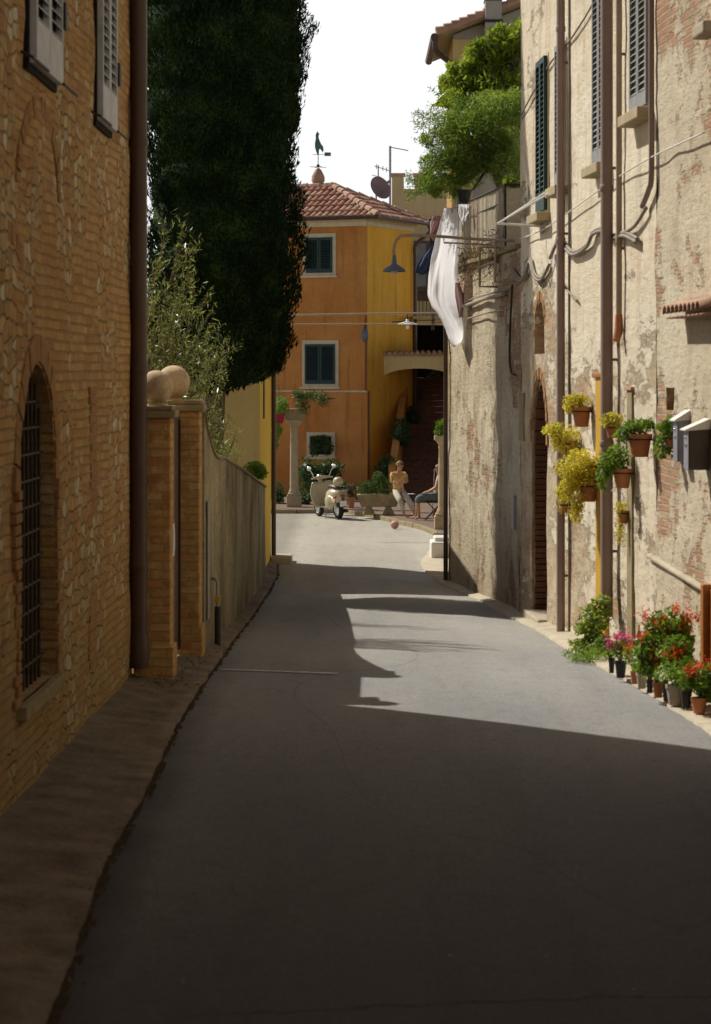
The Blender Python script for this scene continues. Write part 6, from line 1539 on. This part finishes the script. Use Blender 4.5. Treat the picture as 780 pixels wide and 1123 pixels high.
# folding chair with a seated person, half behind the column
chx, chy = PX(477, 59.3), 59.3
CH = thing('folding_chair', 'dark metal folding chair beside the corner column', 'chair', (chx, chy, -.52))
m_ = MB(); m_.box(chx - .22, chx + .22, chy - .2, chy + .2, -.09, -.06); m_.build('seat', M['iron'], CH, False, .008)
for s_ in (-1, 1):
    for (a, b) in ((-.24, .2), (.24, -.2)):
        m_ = MB(); m_.tube([(chx + a, chy + s_ * .2, -.518), (chx + b, chy + s_ * .2, -.07)], .011, 6); m_.build('leg', M['iron'], CH)
m_ = MB()
for s_ in (-1, 1): m_.tube([(chx + .2, chy + s_ * .2, -.09), (chx + .28, chy + s_ * .2, .38)], .011, 6)
m_.box(chx + .26, chx + .28, chy - .2, chy + .2, .2, .36); m_.build('backrest', M['iron'], CH)
t, J = person('person in a pale pink top and dark skirt seated behind the corner column', (chx, chy, -.52), dict(
    pelvis=(.05, 0, .58), waist=(.1, 0, .74), chest=(.13, 0, .96), neck=(.1, 0, 1.12), skull=(.08, 0, 1.21), crownp=(.08, 0, 1.27), face=(-.1, -.06, 1.2),
    shL=(.11, -.17, 1.02), elL=(.02, -.22, .78), wrL=(-.18, -.16, .68), haL=(-.24, -.14, .67), shR=(.12, .17, 1.02), elR=(.04, .22, .78), wrR=(-.16, .15, .68), haR=(-.22, .13, .67),
    hipL=(.0, -.09, .56), knL=(-.42, -.12, .54), anL=(-.38, -.12, .08), toL=(-.5, -.14, .03), hipR=(.0, .09, .56), knR=(-.42, .1, .54), anR=(-.44, .1, .08), toR=(-.56, .1, .03)), .5, .35, (M['pinktop'], M['skirt'], M['hair']), True)
m_ = MB(); m_.ball((chx + .1, chy - .36, -.38), (.16, .1, .15), 14, 10); m_.tube([(chx + .0, chy - .36, -.27), (chx + .1, chy - .36, -.12), (chx + .2, chy - .36, -.27)], .012, 6)
tag(m_.build('handbag', M['redcloth'], None, True), 'red bag on the paving under the folding chair', 'bag')
m_ = MB(); cx2 = PX(476.5, 60.6); m_.tube([(cx2 - .06, 60.6, -.52), (cx2 - .0, 60.6, .55), (cx2, 60.6, .62)], .012, 6); m_.tube([(cx2 - .03, 60.6, .62), (cx2 + .05, 60.6, .63)], .014, 6)
tag(m_.build('walking_stick', M['steel']), 'thin pale walking stick upright beside the seated person', 'walking stick')
m_ = MB(); q = P(449, 542, 62.6); m_.box(q.x - .17, q.x + .17, 62.45, 62.8, q.z - .02, q.z + .0); t = thing('side_table', 'small dark side table between the two people', 'table', (q.x, 62.6, -.52)); m_.build('table_top', M['iron'], t, False, .006)
for a in (-.13, .13):
    for b in (62.5, 62.75): m_ = MB(); m_.tube([(q.x + a, b, -.518), (q.x + a, b, q.z - .02)], .012, 6); m_.build('leg', M['iron'], t)
m_ = MB(); m_.box(q.x - .1, q.x + .12, 62.5, 62.7, q.z + .003, q.z + .012, 0); tag(m_.build('newspaper', M['white']), 'white folded paper lying on the small side table', 'newspaper')

# ================================================================== LIGHT, SKY, CAMERA
W = bpy.data.worlds.new('World'); S.world = W; W.use_nodes = True; nt = W.node_tree; bg = nt.nodes['Background']; out = nt.nodes['World Output']
sky = nt.nodes.new('ShaderNodeTexSky'); sky.sky_type = 'NISHITA'; sky.sun_disc = False
az = math.atan2(.75, .66); el = math.radians(45)
sky.sun_elevation = el; sky.sun_rotation = -az; sky.dust_density = 2.5; sky.air_density = 1.0
nt.links.new(sky.outputs[0], bg.inputs[0]); bg.inputs[1].default_value = .05
# bright summer haze low over the roofs
tc = nt.nodes.new('ShaderNodeTexCoord'); sp = nt.nodes.new('ShaderNodeSeparateXYZ'); nt.links.new(tc.outputs['Generated'], sp.inputs[0])
mr = nt.nodes.new('ShaderNodeMapRange'); mr.interpolation_type = 'SMOOTHSTEP'; nt.links.new(sp.outputs[2], mr.inputs[0])
mr.inputs[1].default_value = .15; mr.inputs[2].default_value = .3; mr.inputs[3].default_value = 1; mr.inputs[4].default_value = 0
b2 = nt.nodes.new('ShaderNodeBackground'); b2.inputs[0].default_value = (.98, .99, 1.0, 1); b2.inputs[1].default_value = 1.02
mx = nt.nodes.new('ShaderNodeMixShader'); nt.links.new(mr.outputs[0], mx.inputs[0]); nt.links.new(bg.outputs[0], mx.inputs[1]); nt.links.new(b2.outputs[0], mx.inputs[2]); nt.links.new(mx.outputs[0], out.inputs[0])
sl_ = bpy.data.lights.new('sun', 'SUN'); sl_.energy = 5.0; sl_.angle = math.radians(.5); sl_.color = (1, .95, .84)
so = bpy.data.objects.new('sun', sl_); COL.objects.link(so)
dv = Vector((.7508 * math.cos(el), -.6606 * math.cos(el), -math.sin(el))); so.rotation_euler = dv.to_track_quat('-Z', 'Y').to_euler()

cd = bpy.data.cameras.new('camera'); co = bpy.data.objects.new('camera', cd); COL.objects.link(co); S.camera = co
co.location = (0, 0, EYE); co.rotation_euler = (PI / 2, 0, 0)
cd.sensor_fit = 'HORIZONTAL'; cd.sensor_width = 24; cd.lens = F / 780 * 24; cd.shift_y = -(561.5 - HY) / 780
cd.clip_start = .1; cd.clip_end = 2000
cd.dof.use_dof = True; cd.dof.focus_distance = 48; cd.dof.aperture_fstop = 3.8
S.view_settings.view_transform = 'Standard'; S.view_settings.look = 'None'; S.view_settings.exposure = 0
S.cycles.max_bounces = 8; S.cycles.use_denoising = True
